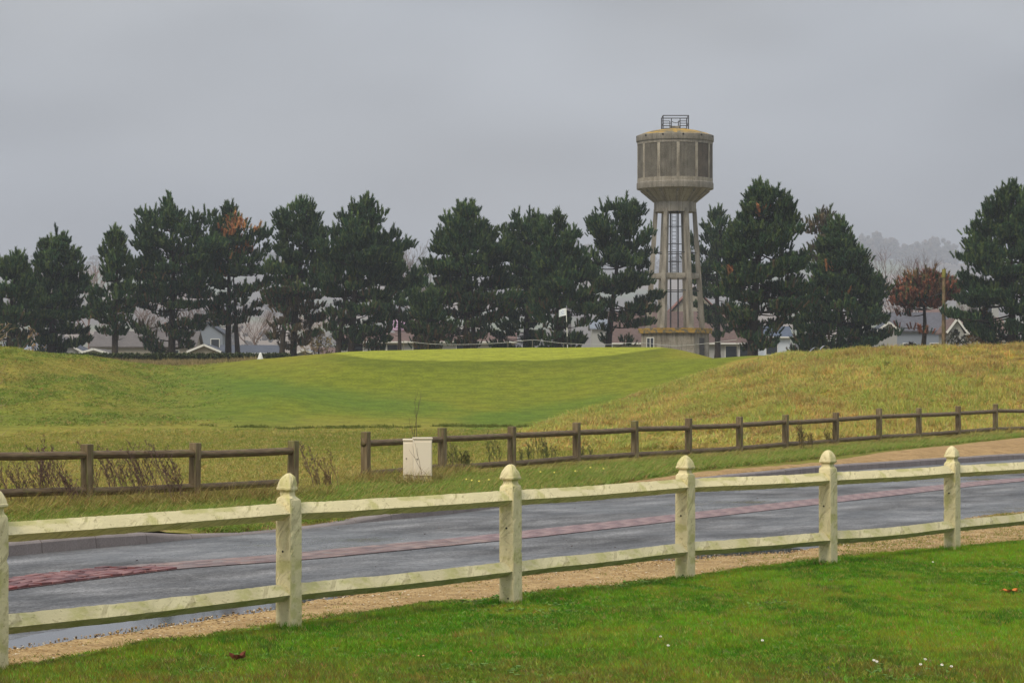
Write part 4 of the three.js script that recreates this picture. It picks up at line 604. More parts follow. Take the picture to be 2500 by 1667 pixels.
house('holiday_home', 474, 542, 862, 845, 256, CREAM, SLATE, 'cream gabled chalet left of the two ivy dark trunks', { end: 1, trim: 1, cat: 'chalet' });
house('holiday_home', 545, 682, 866, 846, 262, BLUEW, SLATE, 'long chalet with a dark slate blue roof behind the two ivy trunks', { trim: 1, cat: 'chalet' });
house('village_house', 478, 550, 818, 790, 330, BLUEW, SLATE, 'grey blue house with a small white window right of the tallest left pine', { windows: [[0.75, 0.72, 1.0, 1.2]], end: 1 });
house('holiday_home', 716, 784, 872, 857, 256, WHITE, LIGHTR, 'small white gabled chalet right of the grey open pine trunks', { end: 1, trim: 1, cat: 'chalet' });
house('village_house', 770, 835, 872, 852, 266, CREAM, BROWN, 'small house with a brown roof left of the lumpy pine trunks', {});
house('village_house', 836, 1255, 838, 816, 254, WHITE, BROWN, 'long low white building with a brown tiled roof behind the gap', { trim: 1, windows: [[0.1, 0.7, 1, 0.9], [0.3, 0.7, 1, 0.9], [0.45, 0.7, 1, 0.9], [0.7, 0.7, 1, 0.9]] });
house('market_tent', 966, 1022, 808, 780, 300, rgb(196, 176, 192), rgb(176, 144, 168), 'pink tent roof behind the small round-headed pine', { cat: 'tent', dep: 4 });
house('market_tent', 1066, 1092, 812, 788, 298, rgb(196, 176, 192), rgb(176, 144, 168), 'smaller pink tent beside the low bushy pine', { cat: 'tent', dep: 3 });
house('village_house', 1444, 1482, 806, 783, 320, WHITE, rgb(130, 138, 150), 'small house with a pale slate roof left of the leaning pine trunk', {});
house('village_house', 1492, 1836, 842, 764, 262, WHITE, rgb(104, 84, 78), 'large white house with a tall brown roof behind the water tower', { trim: 1, dep: 9, windows: [[0.83, 0.62, 1.2, 1.2], [0.93, 0.62, 1.2, 1.2]] });
house('village_house', 1640, 1740, 760, 705, 300, CREAM, rgb(140, 96, 86), 'house with a steep reddish gable seen through the tower legs', { end: 1 });
house('village_house', 1858, 1922, 826, 800, 290, rgb(190, 198, 210), rgb(84, 96, 116), 'pale house with a blue roof glimpsed right of the thick pine trunk', { trim: 1, windows: [[0.3, 0.6, 1.2, 1.1]] });
house('village_house', 2140, 2182, 812, 790, 250, WHITE, SLATE, 'small white gabled wing with a dark roof left of the rusty pine', { end: 1, trim: 1, dep: 5 });
house('village_house', 2176, 2306, 812, 766, 272, BLUEW, rgb(92, 92, 100), 'bluish white house with a dark grey roof behind the rusty pine', { windows: [[0.25, 0.5, 1.2, 1.2], [0.75, 0.5, 1.2, 1.2]] });
house('village_house', 2250, 2312, 806, 758, 300, WHITE, rgb(122, 98, 92), 'house with a tall brown gable roof left of the utility pole', {});
house('village_house', 2306, 2342, 816, 782, 246, WHITE, BROWN, 'white gable end right beside the utility pole', { end: 1, dep: 6, trim: 1 });
house('village_house', 2336, 2440, 818, 778, 262, CREAM, rgb(128, 106, 98), 'house with a striped brown roof right of the utility pole', { trim: 1 });
house('village_house', 2345, 2430, 722, 700, 420, WHITE, rgb(118, 120, 128), 'far white house with a grey roof high behind the right edge pine', { windows: [[0.3, 0.8, 1.2, 1.4], [0.7, 0.8, 1.2, 1.4]] });
{ // white tarpaulin arch by the cone shaped pine
  const b = at(2002, CY, 192); b.y = groundAt(b.x, 192); const h0 = CH + (CY - 862) / F * 192 - b.y, t = mesh('tarpaulin', grid(17, 6, (i, j) => { const u = i / 16, x = (u - 0.5) * 1.45; return [x, h0 + 0.12 + 0.42 * Math.abs(Math.sin(u * Math.PI * 2)) * 0.6 + u * 0.25, (j / 5 - 0.5) * 1.2 + 0.1 * Math.sin(u * 9), u, j / 5]; }), mat(rgb(214, 216, 216), 0.6)); t.position.copy(b); tag(t, 'crumpled white sheet at the foot of the cone shaped pine', 'tarpaulin');
  const sup = []; for (const [x, z] of [[-0.68, 0.5], [0.68, 0.5], [-0.68, -0.5], [0.68, -0.5]]) sup.push(tube([V(x, -0.2, z), V(x, h0 + 0.2, z)], 0.03, 5)); mesh('stake', mergeGeometries(sup), M.wood, t);
}
{ // hedge behind the left dip
  const R = rng(63), t = thing('hedge', at(370, CY, 176)); t.position.y = 0; tag(t, 'long clipped dark hedge behind the dip on the left', 'hedge'); const list = [], o = t.position;
  const cm = []; for (let k = 0; k < 260; k++) { const px = 108 + R() * 594, x = (px - CX) / F * 176 - o.x; cm.push(tube([V(x, 2.6, (R() - 0.5) * 0.4), V(x + (R() - 0.5) * 0.4, 4.1, (R() - 0.5) * 0.6)], [0.03, 0.01], 4, false)); }
  for (let k = 0; k < 7500; k++) { const px = 105 + R() * 600, d = 176 + (R() - 0.5) * 0.9, x = (px - CX) / F * 176, y = 2.9 + R() * 1.3, s = 0.16 + 0.14 * R(); list.push([V(x - o.x, y, -(d - 176)), null, [s, s, s], mix3(rgb(62, 76, 44), rgb(84, 92, 52), R()), R() * 6.28]); }
  mesh('branches', mergeGeometries(cm), M.bark, t); instanced('foliage', leafGeo, M.needles, list, t).userData.kind = 'stuff';
}
{ // utility pole and its wire
  const d = 195, b = at(2305, CY, d); b.y = groundAt(b.x, d) - 0.2; const H = CH + (CY - 657) / F * d - b.y, t = thing('utility_pole', b); tag(t, 'wooden utility pole with a lichen yellow top among the right hand trees', 'pole');
  mesh('pole', tube([V(0, 0, 0), V(0.02, H * 0.5, 0), V(0.04, H - 0.65, 0)], [0.17, 0.15, 0.13], 10), M.woodDark, t); mesh('pole_top', tube([V(0.04, H - 0.64, 0), V(0.05, H, 0)], [0.16, 0.15], 10), mat(rgb(128, 124, 50), 0.9), t);
  mesh('insulator', rbox(0.16, 0.3, 0.16, 0.03, 0.22, H - 0.45, 0), M.iron, t);
  const q = at(2120, 707, 235).sub(b); mesh('wire', tube([V(0.1, H * 0.76, 0), V(q.x * 0.5, H * 0.73, q.z * 0.5), q], 0.018, 4), M.iron, t);
}

// ------------------------------------------------------------------ golf flag, rope, marker
{
  const d = 141, b = at(1386, CY, d); b.y = groundAt(b.x, d) - 0.05; const H = CH + (CY - 752) / F * d - b.y, t = thing('golf_flag', b); tag(t, 'white golf flag with blue print on a white pole on the green', 'flag');
  const seg = [[0, 0.1, 0], [0.1, 0.3, 1], [0.3, 0.52, 0], [0.52, 0.66, 1], [0.66, 1, 0]]; for (const [a, c, dark] of seg) mesh('pole', tube([V(-0.08 * a, H * a, 0), V(-0.08 * c, H * c, 0)], 0.02, 8), dark ? mat(rgb(66, 66, 62), 0.7) : M.white, t);
  const cv = document.createElement('canvas'); cv.width = 256; cv.height = 192; const g = cv.getContext('2d'); g.fillStyle = '#e4e8f2'; g.fillRect(0, 0, 256, 192); g.strokeStyle = '#5a6fb4'; g.lineWidth = 9; g.beginPath(); g.arc(140, 92, 44, 0.6, 5.2); g.stroke(); g.beginPath(); g.moveTo(96, 120); g.lineTo(186, 66); g.stroke(); g.lineWidth = 6; g.beginPath(); g.moveTo(80, 156); g.lineTo(200, 150); g.stroke();
  const ct = new THREE.CanvasTexture(cv); ct.colorSpace = THREE.SRGBColorSpace;
  const fl = grid(14, 10, (i, j) => { const u = i / 13, v = j / 9; return [-0.08 - u * 0.4, H - v * 0.4 - u * u * 0.1 * (1 - v * 0.2) - u * 0.02, 0.06 * Math.sin(u * 7 + v) * u, 1 - u, 1 - v]; }); mesh('cloth', fl, new THREE.MeshStandardMaterial({ map: ct, roughness: 0.8, side: THREE.DoubleSide }), t);
}
{
  const pts = [[985, 832], [1045, 839], [1135, 841], [1240, 836], [1300, 830], [1340, 834], [1376, 838], [1480, 841], [1560, 836.5], [1640, 844], [1700, 841], [1800, 829]], d = 156, R = rng(4);
  const b = at(1240, CY, d); b.y = groundAt(b.x, d); const t = thing('rope_barrier', b); tag(t, 'thin rope on small stakes along the back of the golf green', 'rope');
  const P = pts.map(([px, py]) => at(px, py, d).sub(b)), fineP = new THREE.CatmullRomCurve3(P).getPoints(70); mesh('rope', tube(fineP, 0.014, 5), mat(rgb(176, 176, 172), 0.8), t);
  for (const k of [0, 1, 3, 4, 6, 8, 10, 11]) { const p = P[k], gy = groundAt(p.x + b.x, d) - b.y; mesh('stake', tube([V(p.x, gy - 0.2, p.z), V(p.x, p.y + 0.03, p.z)], 0.022, 6), k === 1 ? M.woodDark : mat(rgb(120, 116, 104), 0.8), t); }
}
{
  const d = 139, b = at(635, CY, d); b.y = groundAt(b.x, d) - 0.02; const H = CH + (CY - 860) / F * d - b.y, t = thing('tee_marker', b); tag(t, 'small white cone shaped marker on the crest behind the dip', 'marker');
  mesh('cone', new THREE.LatheGeometry([[0.165, -0.1], [0.16, 0.02], [0.12, H * 0.4], [0.075, H * 0.8], [0.04, H * 0.97], [0, H]].map(p => new THREE.Vector2(...p)), 20), M.white, t); mesh('base', new THREE.CylinderGeometry(0.19, 0.2, 0.05, 20).translate(0, 0.02, 0), mat(rgb(190, 188, 180), 0.8), t);
}

// ------------------------------------------------------------------ weeds at the brown fence
function weed(px, d, h, lean, label, seed, cols = [rgb(108, 84, 76), rgb(94, 74, 66), rgb(130, 104, 84)], stems = 4, seedy = 1) {
  const R = rng(seed), b = at(px, CY, d); b.y = groundAt(b.x, d) - 0.02; const t = thing('dead_weed', b); tag(t, label, 'weed', 'dry weeds along the brown fences'); const st = [], list = [];
  for (let k = 0; k < stems; k++) {
    const hh = h * (0.72 + 0.45 * R()), lx = lean * hh * (0.6 + 0.6 * R()), lz = (R() - 0.5) * 0.3, x0 = (R() - 0.5) * 0.3, pts = []; for (let q = 0; q <= 6; q++) { const f = q / 6; pts.push(V(x0 + lx * f * f * 0.6 + lx * f * 0.4, hh * f, lz * f)); }
    st.push(tube(pts, pts.map((_, q) => 0.0065 * (1 - q / 8)), 4, false));
    for (let q = 0; q < 11; q++) { const f = 0.35 + 0.63 * q / 11, i0 = Math.min(5, Math.floor(f * 6)), p = pts[i0].clone().lerp(pts[i0 + 1], f * 6 - i0), a = R() * 6.28, L = hh * 0.2 * (1.15 - f) * (0.6 + 0.8 * R()) + 0.05, e = p.clone().add(V(Math.cos(a) * L * 0.6 + lean * L * 0.5, L, Math.sin(a) * L * 0.5)); st.push(tube([p, e], [0.004, 0.002], 3, false)); if (seedy) for (let m = 0; m < 4; m++) { const s = 0.012 + 0.012 * R(); list.push([p.clone().lerp(e, 0.3 + 0.7 * R()).add(V((R() - 0.5) * 0.03, (R() - 0.5) * 0.03, 0)), null, [s, s * 1.5, s], cols[Math.floor(R() * cols.length)], R() * 6.28]); } }
  }
  mesh('stems', mergeGeometries(st), mat(cols[0], 0.95), t); if (list.length) instanced('seed_heads', leafGeo, mat([1, 1, 1], 1, { side: THREE.DoubleSide }), list, t).userData.kind = 'stuff';
}
{
  const R = rng(777);
  [[20, 37.6, 0.95], [62, 37, 0.7], [100, 38.2, 0.95], [130, 37.4, 0.85], [165, 38, 0.8], [195, 37.4, 0.6]].forEach(([px, d, h], i) => weed(px, d, h, i === 2 ? 0.1 : -0.45, ['dry brown weed at the left picture edge below the rail', 'low dry weed near the left picture edge', 'tall upright dry weed in the leftmost fence bay', 'leaning dry weed in the middle of the leftmost fence bay', 'dry weed just left of the first brown post', 'short dry weed at the foot of the first brown post'][i], 900 + i, undefined, 5));
  [[262, 38.6, 0.85], [300, 39, 0.9], [338, 38.7, 0.8], [372, 39.2, 1.0], [402, 39, 0.92], [436, 39.4, 0.8]].forEach(([px, d, h], i) => weed(px, d, h, -0.4, ['leaning dark weed right of the first brown post', 'bushy dark weed, second of the row between two brown posts', 'dark weed in the middle of the bay between two brown posts', 'tallest dark weed of the row between two brown posts', 'dark weed with drooping head near the second brown post', 'last dark weed of the row beside the second brown post'][i], 930 + i, undefined, 5));
  weed(768, 43.5, 0.85, -0.35, 'tall dark weed standing in the gap between the brown fences', 951, undefined, 3); weed(815, 44, 0.7, -0.5, 'thin dry stalk in the gap near the right fence end', 952, [rgb(120, 96, 66)], 3); weed(795, 43, 0.4, -0.2, 'low brown weed in the middle of the fence gap', 953, [rgb(120, 100, 66)], 5);
  const gn = [rgb(92, 104, 52), rgb(116, 112, 62), rgb(104, 90, 62)];
  [[1100, 51, 0.55], [1130, 51.4, 0.45], [1206, 53, 0.75], [1290, 54.4, 0.5], [1322, 54.8, 0.75], [1345, 55.2, 0.55], [1432, 57.2, 0.4], [1948, 65.6, 0.75], [1975, 66.2, 0.6], [2030, 69, 0.5]].forEach(([px, d, h], i) => weed(px, d, h, -0.1, ['bramble tangle right of the cabinets', 'low bramble beside the tangle right of the cabinets', 'tall leafy weed left of the third post of the long fence', 'low leafy weed after the third post of the long fence', 'upright leafy weed between third and fourth post of the long fence', 'bushy weed left of the fourth post of the long fence', 'small weed climbing the fourth post of the long fence', 'tall dry weed in the middle of the long fence', 'dry weed beside its taller neighbour at the long fence', 'small dry weed against a post of the long fence'][i], 960 + i, i > 6 ? [rgb(104, 88, 54), rgb(92, 84, 50)] : gn, i < 2 ? 8 : 5));
}
function twig(name, px, d, topPy, spread, label, c, seed, lean, lv = 3, r0 = 0.011) {
  const R = rng(seed), b = at(px, CY, d); b.y = groundAt(b.x, d) - 0.03; const H = CH + (CY - topPy) / F * d - b.y, t = thing(name, b); tag(t, label, 'shrub'); const g = [];
  const grow = (p, dir, len, r, l) => { const q = p.clone().addScaledVector(dir, len); g.push(tube([p, p.clone().lerp(q, 0.5).add(V((R() - 0.5) * len * 0.1, 0, 0)), q], [r, r * 0.85, r * 0.65], 5, false)); if (l > 0) for (let k = 0; k < 2; k++) grow(p.clone().lerp(q, k ? 1 : 0.5 + 0.4 * R()), dir.clone().add(V((R() - 0.5) * spread, (R() - 0.3) * 0.3, (R() - 0.5) * spread)).normalize(), len * (0.6 + 0.25 * R()), r * 0.65, l - 1); };
  grow(V(0, 0, 0), V(lean, 1, 0).normalize(), H * 0.5, r0, lv); mesh('branches', mergeGeometries(g), mat(c, 0.95), t);
}
twig('sapling', 1026, 50, 985, 0.8, 'thin bare sapling rising behind the cream cabinets', rgb(84, 74, 56), 3, -0.1, 3);
twig('dry_stalk', 1040, 46.6, 1090, 0.7, 'bare dry stalk leaning across the front cabinet door', rgb(110, 86, 62), 9, -0.3, 2, 0.006);
twig('dry_stalk', 1104, 50.6, 1062, 0.7, 'bare upright stalk right of the second post of the long fence', rgb(112, 92, 66), 12, 0.03, 3, 0.006);
{ // bare shrub at the left picture edge
  const R = rng(46), d = 56, b = at(-45, CY, d); b.y = groundAt(b.x, d); const t = thing('bare_shrub', b); tag(t, 'pale leafless shrub reaching in from the left picture edge', 'shrub'); const g = [];
  for (const [py, dx, dy] of [[975, 0.75, 0.18], [1000, 0.62, -0.02], [1030, 0.6, -0.08], [950, 0.6, 0.5], [915, 0.55, 0.4], [1015, 0.5, 0.3], [800, 0.85, 0.45], [830, 0.75, 0.5], [790, 0.5, 0.3]]) { const y = CH + (CY - py) / F * d - b.y, p = V(0, y - 0.35, 0), L = 0.8 * (0.8 + 0.4 * R()); let a = p.clone(); const pts = [a]; for (let k = 1; k <= 5; k++) { a = a.clone().add(V(dx * L / 5, dy * L / 5 + 0.05 * R(), (R() - 0.5) * 0.06)); pts.push(a); if (k > 1) for (let m = 0; m < 2; m++) g.push(tube([a, a.clone().add(V((R() - 0.2) * 0.22, (R() - 0.3) * 0.22, (R() - 0.5) * 0.1))], [0.005, 0.002], 3, false)); } g.push(tube(pts, pts.map((_, k) => 0.012 * (1 - k / 7)), 5, false)); }
  g.push(tube([V(-0.15, 0, 0), V(0.02, 1.4, 0.02), V(-0.02, 3.4, 0)], [0.05, 0.035, 0.012], 6)); mesh('branches', mergeGeometries(g), mat(rgb(158, 140, 106), 0.95), t);
}

// ------------------------------------------------------------------ grass
function tuft(n, h, w, spread, lean, seed, segs = 2) {
  const R = rng(seed), pos = [], idx = [];
  for (let k = 0; k < n; k++) {
    const a = R() * 6.28, hh = h * (0.55 + 0.5 * R()), l = lean * (0.4 + R()), x = (R() - 0.5) * spread, z = (R() - 0.5) * spread, dx = Math.cos(a), dz = Math.sin(a), f = R() * 6.28, wx = Math.cos(f) * w / 2, wz = Math.sin(f) * w / 2, o = pos.length / 3;
    for (let s = 0; s < segs; s++) { const t = s / segs, c = 1 - t * 0.5; pos.push(x + dx * l * t * t - wx * c, hh * t, z + dz * l * t * t - wz * c, x + dx * l * t * t + wx * c, hh * t, z + dz * l * t * t + wz * c); }
    pos.push(x + dx * l, hh * (1 - l * 0.25), z + dz * l);
    for (let s = 0; s < segs - 1; s++) { const q = o + s * 2; idx.push(q, q + 1, q + 2, q + 1, q + 3, q + 2); } const q = o + (segs - 1) * 2; idx.push(q, q + 1, o + segs * 2);
  }
  return geoOf(pos, idx);
}
function scatter(name, geo, n, x0, x1, d0, d1, fn, label, category, seed) {   // fn(x, d, R) -> null or [y, scale, height, colour, lean vector]
  const R = rng(seed), list = []; let guard = 0;
  while (list.length < n && guard++ < n * 12) { const x = lerp(x0, x1, R()), d = lerp(d0, d1, R()), r = fn(x, d, R); if (r) list.push([V(x, r[0], -d), r[4] || null, [r[1], r[2], r[1]], r[3], R() * 6.28]); }
  const im = instanced(name, geo, M.blade, list); tag(im, label, category, null, 'stuff'); return im;
}
const inView = (px, m = 380) => px > -m && px < 2500 + m;
const wind = (R, s = 0.35) => V(-s + (R() - 0.5) * 0.5, 1, (R() - 0.5) * 0.4).normalize();
scatter('lawn_grass', tuft(8, 0.055, 0.0058, 0.065, 0.026, 1), 262000, -7.5, 11.5, 13.6, 35, (x, d, R) => {
  const px = pxOf(x, d); if (!inView(px, 620)) return null; const e = dLawn(px) + (fbm((px - CX) / F * dLawn(px) * 3.1, 7, 421, 4) - 0.5) * 0.7; if (d > e + 0.1 * R()) return null;
  const n1 = fbm(x * 0.9, d * 0.55, 701, 4), n2 = fbm(x * 3.5, d * 2.2, 703, 3), n3 = fbm(x * 0.35, d * 0.2, 705, 3), edge = sstep(0.75, 0.1, e - d); if (edge > 0.4 && R() < 0.5 * edge * (0.5 + n2)) return null; if (R() < 0.75 * sstep(0.66, 0.74, fbm(x * 2.4, d * 1.8, 711, 3))) return null;
  let c = mix3(rgb(80, 130, 18), rgb(124, 158, 34), sstep(0.35, 0.65, n1)); c = mix3(c, rgb(62, 112, 16), sstep(0.55, 0.7, n2)); c = mix3(c, rgb(132, 148, 56), 0.7 * sstep(0.56, 0.72, n3 * 0.4 + n2 * 0.6)); c = mix3(c, rgb(98, 108, 44), edge * 0.75); const dry = sstep(18.6, 16, d + 3 * (n3 - 0.5) - 0.12 * x) * 0.8; c = mix3(c, rgb(128, 122, 52), clamp(dry * n2 * 1.6)); c = mix3(c, rgb(150, 158, 50), 0.6 * sstep(0.58, 0.7, fbm(x * 1.6, d * 0.9, 709, 3))); if (R() < 0.07) c = rgb(176, 164, 96); if (R() < 0.2) c = mix3(c, rgb(156, 186, 66), 0.6);
  return [0.014, 0.8 + 0.7 * R(), (0.35 + 0.9 * n1 + 0.5 * (n2 - 0.4)) * (0.55 + 0.9 * R()) * (1 - 0.5 * edge) * (FP0.some(([a, b]) => Math.hypot(x - a, d - b) < 0.2) ? 1.7 : 1), c.map(v => v * (0.62 + 0.8 * R()))];
}, 'short green blades of the foreground lawn', 'grass', 11);
scatter('rough_grass', tuft(11, 0.26, 0.022, 0.34, 0.2, 2), 128000, -8, 40, 66, 136, (x, d, R) => {
  const px = pxOf(x, d); if (!inView(px)) return null; const h = golfH(px, d, x), py = pyAt(px, d, h), k = px - roughPx(py) - 34 * sstep(960, 890, py); if (k < 8 * R() || d < dKerb(px) + 15 || d > 142) return null;
  const n1 = fbm(x * 0.22, d * 0.1, 301, 4), n2 = fbm(x * 0.8, d * 0.35, 305, 4), n4 = fbm(x * 2.5, d * 1.6, 313, 3), low = sstep(1080, 1040, py);
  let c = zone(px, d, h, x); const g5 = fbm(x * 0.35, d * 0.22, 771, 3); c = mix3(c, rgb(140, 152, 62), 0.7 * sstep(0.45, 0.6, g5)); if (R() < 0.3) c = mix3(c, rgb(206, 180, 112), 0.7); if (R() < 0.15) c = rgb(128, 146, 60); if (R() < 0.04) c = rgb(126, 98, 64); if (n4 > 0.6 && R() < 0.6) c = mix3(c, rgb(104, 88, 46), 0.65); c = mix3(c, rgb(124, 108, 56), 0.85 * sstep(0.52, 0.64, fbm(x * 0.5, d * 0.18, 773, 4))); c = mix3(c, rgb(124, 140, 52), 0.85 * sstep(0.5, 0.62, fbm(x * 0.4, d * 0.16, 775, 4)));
  c = mix3(c, rgb(204, 182, 108), 0.3).map(v => v * 1.3 * (0.75 + 0.5 * R())); const s = 0.45 + 0.9 * n2 + (n4 > 0.6 ? 0.4 : 0); return [h - 0.02, s, s * (0.3 + 0.55 * n2 + 0.25 * R()) * (0.5 + 0.5 * low) * sstep(-25, 70, k + 25), c, wind(R, 0.3)];
}, 'tan and olive rough grass on the mound behind the long brown fence', 'grass', 12);
scatter('mound_grass', tuft(9, 0.15, 0.022, 0.3, 0.12, 3), 37000, -36, -8, 62, 150, (x, d, R) => {
  const px = pxOf(x, d); if (!inView(px) || px > 560) return null; const h = golfH(px, d, x), py = pyAt(px, d, h), n2 = fbm(x * 0.8, d * 0.35, 305, 4); if (py > 1040 || R() < sstep(250, 560, px) * 0.9) return null;
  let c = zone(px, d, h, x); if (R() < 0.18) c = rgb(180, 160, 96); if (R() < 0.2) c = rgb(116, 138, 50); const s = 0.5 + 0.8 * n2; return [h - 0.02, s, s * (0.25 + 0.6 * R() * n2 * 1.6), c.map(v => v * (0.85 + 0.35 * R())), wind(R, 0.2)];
}, 'mottled grass on the mound at the left', 'grass', 13);
scatter('field_grass', tuft(9, 0.1, 0.014, 0.2, 0.06, 4), 70000, -16, 20, 40, 100, (x, d, R) => {
  const px = pxOf(x, d); if (!inView(px)) return null; const h = golfH(px, d, x), py = pyAt(px, d, h), fence = px < 800 ? 38 + (px - 212) * 0.0083 : fenceD(px); if (d < fence - 0.5 || py < 1045 + 15 * R()) return null; if (R() < sstep(60, 100, d) * 0.6) return null;
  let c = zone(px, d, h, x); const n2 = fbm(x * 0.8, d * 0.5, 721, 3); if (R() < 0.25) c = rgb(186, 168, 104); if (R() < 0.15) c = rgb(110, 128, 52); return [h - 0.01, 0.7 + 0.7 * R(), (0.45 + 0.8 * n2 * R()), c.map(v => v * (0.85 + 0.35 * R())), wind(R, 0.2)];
}, 'short pale grass of the flat field behind the brown fences', 'grass', 14);
scatter('bank_grass', tuft(9, 0.14, 0.025, 0.25, 0.1, 9), 1500, -13, 4, 86, 104, (x, d, R) => {
  const px = pxOf(x, d); if (px < 420 || px > 1420) return null; const h = golfH(px, d, x), py = pyAt(px, d, h), c0 = 1044 + 3 * Math.sin(px * 0.01) + 5 * (vn(px * 0.02, 1, 731) - 0.5), w = 3.2 * vn(px * 0.03, 4, 733) * sstep(430, 700, px) * sstep(1420, 1100, px); if (Math.abs(py - c0) > w) return null;
  return [h - 0.02, 0.5 + 0.5 * R(), 0.5 + 0.6 * R(), mix3(rgb(92, 104, 40), rgb(116, 122, 50), R()), wind(R, 0.2)];
}, 'darker line of longer grass across the field before the green', 'grass', 15);
scatter('verge_grass', tuft(10, 0.24, 0.011, 0.2, 0.16, 5), 62000, -15, 26, 27, 92, (x, d, R) => {
  const px = pxOf(x, d); if (!inView(px)) return null; const dk = dKerb(px), fence = px < 800 ? 38 + (px - 212) * 0.0083 : fenceD(px), back = fence + 0.7 * R(); if (d < dk + (px > 505 && px < 850 ? 0.25 + 0.3 * R() : 0.45 + 0.6 * R()) || d > back) return null;
  const h = golfH(px, d, x), py = pyAt(px, d, h); if (px > 1420 && d < dist(lut([[1380, 1190], [1460, 1177], [1690, 1145], [2000, 1119], [2500, 1077]])(px), 0.22) + 0.5 * R()) return null; const n2 = fbm(x * 1.2, d * 0.8, 741, 3);
  if (px < 470 && d < dk + 1.3 + 1.2 * (n2 - 0.3) && R() < 0.93) return null; if (px > 620 && px < 1060 && R() < 0.96 * sstep(0.4, 0.52, fbm(x * 1.1, d * 0.7, 745, 4)) * sstep(dk + 5.5, dk + 2.5, d)) return null;
  const near = sstep(fence - 2.2, fence - 0.3, d), t = clamp(near * (0.6 + 0.8 * n2)); let c = mix3(mix3(rgb(108, 136, 46), rgb(134, 150, 58), R()), rgb(156, 146, 74), t * 0.6); if (R() < 0.2 + 0.25 * t) c = rgb(184, 166, 100); if (R() < 0.06) c = rgb(120, 92, 58);
  return [h - 0.01, 0.7 + 0.6 * R() + 0.4 * t, (0.2 + 0.2 * n2 + (px < 1150 ? 0.85 : 0.12) * t * R() + 0.12 * R()), c.map(v => v * (0.8 + 0.4 * R())), wind(R, 0.3)];
}, 'green verge grass growing along the foot of the brown fences', 'grass', 16);
scatter('path_weeds', tuft(7, 0.05, 0.006, 0.08, 0.03, 6), 9000, -6, 12, 16, 40, (x, d, R) => {
  const px = pxOf(x, d); if (!inView(px)) return null; const a = dLawn(px), b = dNear(px) + (fbm((px - CX) / F * dNear(px) * 2.2, 3, 411, 4) - 0.5) * 0.9; const n = fbm(x * 2, d * 1.5, 751, 3), m = sstep(1700, 2000, px); if (d < a || d > b - 0.3) return null; const e = Math.min(d - a, (b - d) * 1.6); if (R() > (e < 0.35 ? 0.8 : 0.06 + 0.35 * m) * sstep(0.4, 0.62, n + 0.1 * m + (e < 0.2 ? 0.15 : 0))) return null;
  return [0.008, 0.6 + 0.7 * R(), 0.4 + 0.6 * R(), mix3(rgb(104, 124, 44), rgb(150, 146, 74), R())];
}, 'sparse grass and moss along the edges of the gravel strip', 'grass', 17);
scatter('long_grass', tuft(13, 0.5, 0.01, 0.3, 0.4, 7), 1300, -9, 3, 36, 52, (x, d, R) => {
  const px = pxOf(x, d); const spots = [[1062, 47.8, 22], [1015, 46.4, 22], [240, 38, 60], [460, 39.6, 60], [560, 40.6, 90], [900, 47.6, 40], [1090, 50.5, 30], [130, 37.4, 90], [340, 38.6, 90], [680, 41.5, 60], [1010, 46.2, 40]]; let ok = false; for (const [p, dd, w] of spots) if (Math.abs(px - p) < w * (0.4 + R()) && Math.abs(d - dd) < 0.7) ok = true; if (!ok) return null; const h = golfH(px, d, x);
  let c = mix3(rgb(128, 128, 60), rgb(188, 168, 108), R()); if (R() < 0.15) c = rgb(136, 96, 60); return [h - 0.02, 0.7 + 0.6 * R(), 0.3 + 0.5 * R(), c, wind(R, 0.35)];
}, 'long dry grass around the cabinets and fence posts', 'grass', 18);
scatter('tall_dry_grass', tuft(11, 0.55, 0.05, 0.35, 0.2, 8), 5000, -30, -14, 150, 205, (x, d, R) => { const px = pxOf(x, d); if (px < 150 || px > 640) return null; if (fbm(px * 0.02, d * 0.1, 761, 3) < 0.42) return null; const h = golfH(px, d, x); return [h - 0.03, 0.7 + 0.5 * R(), 0.5 + 0.5 * R(), mix3(rgb(170, 150, 104), rgb(120, 110, 70), R()), wind(R, 0.2)]; }, 'tall dry grass in the dip before the hedge', 'grass', 19);

